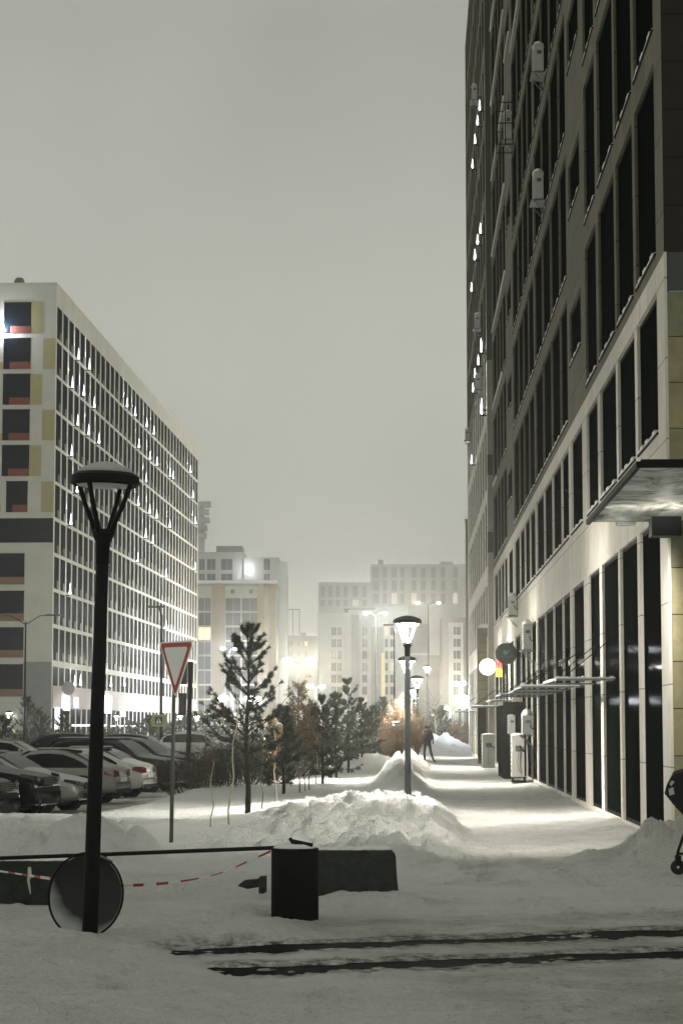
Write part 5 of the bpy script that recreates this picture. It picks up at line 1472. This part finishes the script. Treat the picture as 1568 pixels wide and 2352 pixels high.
far = [('suv', 'white', 60, 98, 'front', 'white van-like car in the back row at far left'), ('sedan', 'silver', 150, 92, 'front', 'silver car in the back row with its side windows showing'),
       ('suv', 'dark', 235, 100, 'rear', 'dark car in the back row behind the lamp post'), ('sedan', 'white', 300, 104, 'rear', 'pale frosted car in the back row right of the lamp post'),
       ('suv', 'black', 372, 96, 'rear', 'black flat-roofed car in the back row left of the yield sign'), ('sedan', 'dark', 455, 100, 'front', 'dark saloon in the back row right of the traffic light'),
       ('suv', 'white', 555, 120, 'front', 'pale car far behind the hedge near the dark pine'), ('sedan', 'beige', 620, 126, 'front', 'snowy car far behind the hedge under the pine branches')]
for kd, pt, x, Y, fc, lb in far: make_car(kd, pt, car_px(x, Y), R(-6), lb, fc, True, False)

# ------------------------------------------------------------------ vegetation
def needles(mb, c, d, ln, n, rr, w_=0.006):
    d = d.normalized()
    for i in range(n):
        v = Vector((rr.gauss(0, 1), rr.gauss(0, 1), rr.gauss(0, 1))).normalized()
        dirn = (d * 0.9 + v * 0.9 + Vector((0, 0, .15))).normalized()
        s = dirn.cross(Vector((rr.gauss(0, 1), rr.gauss(0, 1), rr.gauss(0, 1)))).normalized() * w_
        b = c - d * ln * rr.uniform(0, .8)
        t = b + dirn * ln * rr.uniform(.7, 1.1)
        mb.add([b - s, b + s, t], [(0, 1, 2)])
def pine(loc, H, R0, label, seed, nb=34, tuft=38, nl=0.11, trunk=0.05, clear=0.22, lean=0.0, mat='needle', w_=0.007, group=None, droop=0.15, sub=3):
    rr = random.Random(seed); o = empty('pine_tree', loc, 0, label, 'tree', group)
    tr = MB()
    pts = [Vector((lean * (k / 8) * H * .1 + 0.02 * math.sin(k * 1.3), 0.015 * math.cos(k), H * k / 8 - (0.2 if k == 0 else 0))) for k in range(9)]
    tr.tube(pts, [trunk * (1 - .85 * k / 8) for k in range(9)], 10)
    nm = MB()
    def tp(z):
        f = min(max(z / H, 0), 1) * 8; i = min(int(f), 7); return pts[i].lerp(pts[i + 1], f - i)
    whorls = max(5, int(nb / 5)); 
    for wv in range(whorls):
        f = clear + (0.97 - clear) * (wv + rr.uniform(-.2, .2)) / (whorls - 1); f = min(max(f, clear * .8), .97)
        for j in range(nb // whorls + (1 if wv < nb % whorls else 0)):
            az = rr.uniform(0, 2 * math.pi) if rr.random() < .4 else 2 * math.pi * (j + .3 * rr.random()) / (nb / whorls)
            L_ = R0 * (1 - (f - clear) / (1.05 - clear)) ** 0.75 * rr.uniform(.65, 1.1) * (0.72 + 0.28 * min(1, (f - clear * .8) * 6)) + .08
            el = R(rr.uniform(5, 30) + 38 * f)
            b = tp(f * H); P = [b]; d = Vector((math.cos(az) * math.cos(el), math.sin(az) * math.cos(el), math.sin(el)))
            sg = 4
            for s in range(sg):
                d = (d + Vector((0, 0, .16 if s > 1 else -droop * (1 - f))) + Vector((rr.uniform(-.1, .1), rr.uniform(-.1, .1), 0))).normalized(); P.append(P[-1] + d * L_ / sg)
            tr.tube(P, [trunk * .32 * (1 - f * .5), trunk * .25 * (1 - f * .4), trunk * .18, trunk * .12, trunk * .06], 5, cap=False)
            for q in range(2, sg + 1):
                needles(nm, P[q], (P[q] - P[q - 1]), nl, int(tuft * (1 if q == sg else .6)), rr, w_)
                for s in range(sub if q < sg else 1):
                    a2 = rr.uniform(-1.1, 1.1); dd = (P[q] - P[q - 1]).normalized(); sd = Vector((-dd.y, dd.x, .25)) * a2
                    e2 = P[q] + (dd + sd).normalized() * L_ * rr.uniform(.14, .30)
                    tr.tube([P[q - (1 if q == sg else 0)], e2], trunk * .07, 4, cap=False)
                    needles(nm, e2, e2 - P[q], nl, tuft, rr, w_)
    needles(nm, pts[-1], Vector((0, 0, 1)), nl * 1.1, tuft * 2, rr, w_)
    tr.build('trunk', M['bark'], o, True); nm.build('crown', M[mat], o)
    return o
def sapling(loc, H, label, seed, bark='birch', leaf=None, top=None, twigs=14, spread=.35, tr0=.016, nleaf=8, lean=(0, 0), crown_lo=.4, lsz=.03, name='young_tree', cat='tree'):
    rr = random.Random(seed); o = empty(name, loc, 0, label, cat)
    t = MB(); n = 8
    pts = [Vector((lean[0] * (k / n) ** 1.2 + .03 * math.sin(k * 1.7 + seed), lean[1] * k / n, H * k / n - (.15 if k == 0 else 0))) for k in range(n + 1)]
    t.tube(pts, [tr0 * (1 - .8 * k / n) for k in range(n + 1)], 7)
    tw = MB(); lf = MB()
    for i in range(twigs):
        f = crown_lo + (1 - crown_lo) * i / twigs; k = f * n; a = pts[int(k)].lerp(pts[min(int(k) + 1, n)], k - int(k))
        az = rr.uniform(0, 6.28); L_ = spread * rr.uniform(.6, 1.1) * (1.15 - f * .6)
        d = Vector((math.cos(az), math.sin(az), rr.uniform(.3, 1.0))).normalized(); P = [a]
        for s in range(4):
            d = (d + Vector((rr.uniform(-.3, .3), rr.uniform(-.3, .3), rr.uniform(-.1, .25)))).normalized(); P.append(P[-1] + d * L_ / 3)
        tw.tube(P, [tr0 * .35, tr0 * .28, tr0 * .2, tr0 * .14, tr0 * .08], 4, cap=False)
        for s in range(5):
            b = P[rr.randint(1, 4)]; e2 = b + Vector((rr.uniform(-1, 1), rr.uniform(-1, 1), rr.uniform(-.2, 1))).normalized() * L_ * .35
            tw.tube([b, e2], tr0 * .1, 3, cap=False)
            if leaf:
                for q in range(nleaf):
                    c = b.lerp(e2, rr.random()) + Vector((rr.gauss(0, .03), rr.gauss(0, .03), rr.gauss(0, .03)))
                    u = Vector((rr.gauss(0, 1), rr.gauss(0, 1), rr.gauss(0, 1))).normalized(); v = u.orthogonal().normalized()
                    s2 = lsz * rr.uniform(.6, 1.2); lf.add([c - u * s2, c + v * s2 * .6, c + u * s2, c - v * s2 * .6], [(0, 1, 2, 3)])
    t.build('trunk', M[bark], o, True); tw.build('branches', M['twig'], o)
    if leaf: lf.build('leaves', M[leaf], o)
    return o
def bush(loc, H, Rw, label, seed, stems=60, leaf=None, nleaf=1500, lsz=.03, twig='twig', name='bush', tw_r=.006, group=None, split=3, egg=True):
    rr = random.Random(seed); o = empty(name, loc, 0, label, 'bush', group)
    t = MB(); lf = MB(); ends = []
    for i in range(stems):
        az = rr.uniform(0, 6.28); k = rr.random() ** .5; out = Rw * k
        p = Vector((math.cos(az) * out * .75, math.sin(az) * out * .75, -.1))
        q = Vector((math.cos(az) * out, math.sin(az) * out, H * (1 - .45 * k * k) * rr.uniform(.72, 1.04)))
        mid = p.lerp(q, .5) + Vector((math.cos(az), math.sin(az), 0)) * Rw * .22 * k + Vector((rr.gauss(0, .04), rr.gauss(0, .04), 0))
        t.tube([p, mid, q], [tw_r * 1.6, tw_r, tw_r * .4], 4, cap=False)
        for s in range(split * 3):
            f = rr.uniform(.25, 1); b = (p.lerp(mid, f * 2) if f < .5 else mid.lerp(q, f * 2 - 1))
            e2 = b + Vector((rr.gauss(0, .6) + math.cos(az) * .5, rr.gauss(0, .6) + math.sin(az) * .5, rr.uniform(-.1, .9))).normalized() * Rw * rr.uniform(.15, .38)
            t.tube([b, b.lerp(e2, .5) + Vector((rr.gauss(0, .02), rr.gauss(0, .02), 0)), e2], [tw_r * .55, tw_r * .4, tw_r * .2], 3, cap=False); ends.append((b, e2))
    t.build('branches', M[twig], o)
    if leaf:
        for i in range(nleaf):
            b, e2 = rr.choice(ends); c = b.lerp(e2, rr.random()) + Vector((rr.gauss(0, .03), rr.gauss(0, .03), rr.gauss(0, .03)))
            u = Vector((rr.gauss(0, 1), rr.gauss(0, 1), rr.gauss(0, 1))).normalized(); v = u.orthogonal().normalized(); s2 = lsz * rr.uniform(.6, 1.3)
            lf.add([c - u * s2, c + v * s2 * .55, c + u * s2, c - v * s2 * .55], [(0, 1, 2, 3)])
        lf.build('leaves', M[leaf], o)
    return o
def pl(x, Y): return (aty(x, 1800, Y).x, Y, gz((aty(x, 1800, Y).x, Y)) - .03)
def Hto(x, y, Y): return aty(x, y, Y).z - gz((aty(x, y, Y).x, Y)) + .03
# the dark pine in front
pine(pl(568, 38.5), Hto(572, 1452, 38.5), 1.0, 'dark young pine standing alone in front, taller than the other trees', 11, nb=54, tuft=46, nl=.085, trunk=.055, clear=.25, w_=.006, sub=3)
# pines behind
sp = [(740, 60, 1612, .75, 'green pine behind the white-stemmed saplings, second from the dark one', .75), (771, 68, 1600, .85, 'dense green pine in the middle of the cluster', .7),
      (799, 74, 1566, .9, 'tallest pine of the cluster with a bare leading shoot', .7), (830, 80, 1612, .8, 'green pine at the right edge of the cluster', .7),
      (650, 52, 1640, .75, 'dark bushy pine low between the dark pine and the orange leaves', .6), (715, 72, 1625, .8, 'bluish pine behind the orange leaves', .7),
      (880, 118, 1612, 1.2, 'far pine left of the orange bush', 1), (860, 104, 1632, 1.0, 'far short pine over the snowy planter', 1), (1012, 140, 1632, 1.4, 'far pine right of the lit lamps above the snow heap', 1)]
for i, (x, Y, y, r0, lb, k) in enumerate(sp):
    big = Y > 65
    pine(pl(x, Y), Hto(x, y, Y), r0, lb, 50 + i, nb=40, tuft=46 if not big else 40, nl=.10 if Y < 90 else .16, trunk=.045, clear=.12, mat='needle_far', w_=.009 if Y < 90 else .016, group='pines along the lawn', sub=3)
for i, (x, Y, y, r0, lb) in enumerate([(62, 150, 1608, 2.0, 'hazy pine in front of the grey plinth at far left'), (92, 152, 1640, 1.5, 'small hazy pine right of the one before the grey plinth'),
                                       (150, 150, 1640, 1.4, 'hazy pine below the white lit shop sign'), (5, 130, 1655, 1.5, 'hazy pine cut off by the left edge'), (345, 165, 1650, 1.8, 'hazy pine before the shops, left of the crossing sign'), (430, 170, 1652, 1.8, 'hazy pine between the yield sign and the traffic light')]):
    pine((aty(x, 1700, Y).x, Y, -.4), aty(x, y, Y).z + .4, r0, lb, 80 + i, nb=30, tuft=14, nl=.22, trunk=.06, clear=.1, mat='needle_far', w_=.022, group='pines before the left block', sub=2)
# saplings
sapling(pl(527, 34.5), Hto(541, 1592, 34.5), 'slender pale sapling leaning right, directly left of the dark pine', 3, lean=(.13, 0), twigs=8, spread=.18, crown_lo=.55, tr0=.017)
sapling(pl(487, 34.5), Hto(490, 1700, 34.5), 'thin sapling with a tangle of bare twigs, left of the leaning pale one', 4, bark='birch', twigs=26, spread=.34, crown_lo=.55, tr0=.013)
sapling(pl(601, 41), Hto(601, 1690, 41), 'dark thin sapling right of the dark pine', 5, bark='twig', twigs=10, spread=.25, tr0=.012)
sapling(pl(632, 44), Hto(636, 1640, 44), 'pale yellowish sapling with dry leaves, second right of the dark pine', 6, twigs=14, spread=.3, leaf='leaf_orange', nleaf=3, tr0=.014)
sapling(pl(686, 53), Hto(688, 1575, 53), 'tall sapling full of orange leaves', 7, bark='twig', twigs=34, spread=.5, leaf='leaf_orange', nleaf=9, tr0=.016, crown_lo=.42, lsz=.028)
sapling(pl(700, 54), Hto(702, 1620, 54), 'thin sapling with orange leaves between two taller ones', 8, bark='twig', twigs=24, spread=.42, leaf='leaf_orange', nleaf=7, tr0=.012, lsz=.028)
sapling(pl(711, 55), Hto(712, 1650, 55), 'dark-stemmed sapling left of the white-stemmed one', 9, bark='twig', twigs=16, spread=.35, leaf='leaf_orange', nleaf=4, tr0=.015)
sapling(pl(727, 60), Hto(729, 1625, 60), 'white-stemmed sapling with a few orange leaves', 10, twigs=20, spread=.45, leaf='leaf_orange', nleaf=5, tr0=.02, lsz=.03)
sapling(pl(668, 58), Hto(668, 1630, 58), 'orange-leaved sapling farthest left of the orange group', 14, bark='twig', twigs=28, spread=.5, leaf='leaf_orange', nleaf=6, tr0=.013, lsz=.03)
sapling(pl(1000, 128), Hto(1000, 1600, 128), 'bare pale birch beyond the person', 12, twigs=24, spread=.9, tr0=.03)
# bushes
bush(pl(924, 88), Hto(924, 1592, 88), .84, 'big egg-shaped orange-brown bush behind the lit lamp posts', 21, stems=170, leaf='leaf_bush', nleaf=9000, lsz=.030, twig='leaf_bush', tw_r=.008)
bush(pl(520, 60), 1.35, 1.3, 'dark tangled bare hedge between the cars and the dark pine', 22, stems=110, tw_r=.007, split=4)
bush(pl(455, 58), 1.2, 1.2, 'bare twiggy bush in front of the cars by the traffic light', 23, stems=80, tw_r=.006, split=4)
bush(pl(580, 64), 1.5, 1.4, 'dark bare hedge directly behind the dark pine', 24, stems=110, leaf='needle', nleaf=1800, tw_r=.008, split=4, lsz=.04)
bush(pl(635, 70), 1.5, 1.3, 'dark hedge behind the pale saplings', 25, stems=100, leaf='needle', nleaf=2500, tw_r=.008, split=4, lsz=.045)
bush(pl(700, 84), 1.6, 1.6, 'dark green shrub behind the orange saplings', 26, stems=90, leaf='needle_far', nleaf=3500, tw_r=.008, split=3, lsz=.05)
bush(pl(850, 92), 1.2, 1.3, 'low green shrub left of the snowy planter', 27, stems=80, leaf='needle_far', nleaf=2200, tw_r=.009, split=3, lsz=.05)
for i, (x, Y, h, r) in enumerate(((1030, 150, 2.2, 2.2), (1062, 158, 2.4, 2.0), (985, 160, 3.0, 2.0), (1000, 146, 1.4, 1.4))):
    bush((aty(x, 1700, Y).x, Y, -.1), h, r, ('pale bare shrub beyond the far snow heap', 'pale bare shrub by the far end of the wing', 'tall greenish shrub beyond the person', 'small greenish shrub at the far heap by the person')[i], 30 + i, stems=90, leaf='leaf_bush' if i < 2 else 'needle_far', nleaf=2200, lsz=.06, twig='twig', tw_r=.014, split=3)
# far hedge line
fw = MB(); rr = random.Random(5)
for i in range(9000):
    x = rr.uniform(-75, 12); y = 205 + rr.uniform(-6, 6) + (0 if x > -20 else -8); hh = 1.9 + .8 * math.sin(x * .35) + .5 * math.sin(x * .9)
    if -22 > x: hh *= .6
    c = Vector((x, y, rr.uniform(-.3, hh))); u = Vector((rr.gauss(0, 1), rr.gauss(0, 1), rr.gauss(0, 1))).normalized(); v = u.orthogonal().normalized(); s2 = rr.uniform(.12, .35)
    fw.add([c - u * s2, c + v * s2 * .6, c + u * s2, c - v * s2 * .6], [(0, 1, 2, 3)])
o = fw.build('hedge', M['needle_far']); tag(o, 'far hazy band of hedges across the end of the lawn', 'hedge', kind='stuff')

# snowy planter
pp = aty(855, 1700, 96)
o = empty('planter', (pp.x, 96, .25), 0, 'pale slatted planter box heaped with snow and branches, left of the orange bush', 'planter')
m = MB(); m.box(-.6, .55, 0, .8, 0, .5); m.build('box', principled('planter_pale', (.45, .46, .42), .8), o)
m = MB()
for k in range(12): m.box(-.6 + k * .098, -.6 + k * .098 + .075, -.03, -.003, .02, .5)
m.box(-.66, .60, -.05, .85, .503, .56); m.build('slats', M['white_panel'], o)
m = MB()
for k in range(7): m.blob((-.5 + k * .17, .4, .56 + .05 * math.sin(k * 2)), .22, .35, .16 + .14 * math.sin(k * .6 + .4) ** 2, zmin=-.1, jit=.15, seed=k)
m.build('snow_heap', M['snow'], o, True)
m = MB()
for k in range(9): m.tube([(-.3 + k * .08, .3, .6), (-.2 + k * .12, .1, .85 + .1 * math.sin(k)), (.1 + k * .1, 0, .7)], .012, 4)
m.build('branches', M['twig'], o)

# ------------------------------------------------------------------ haze
HAZE = 0.00045
if HAZE > 0:
    h = MB(); h.box(-1000, 1000, -60, 2700, -1.6, 215)
    hm = bpy.data.materials.new('haze'); hm.use_nodes = True; t = hm.node_tree; t.nodes.clear()
    ou = t.nodes.new('ShaderNodeOutputMaterial'); pv = t.nodes.new('ShaderNodeVolumePrincipled')
    pv.inputs['Color'].default_value = (0.97, 0.97, 0.93, 1); pv.inputs['Density'].default_value = HAZE; pv.inputs['Anisotropy'].default_value = 0.9
    t.links.new(pv.outputs[0], ou.inputs['Volume'])
    hm.volume_intersection_method if hasattr(hm, 'volume_intersection_method') else None
    o = h.build('haze', hm); tag(o, 'thin night haze filling the air over the street', 'haze', kind='stuff')
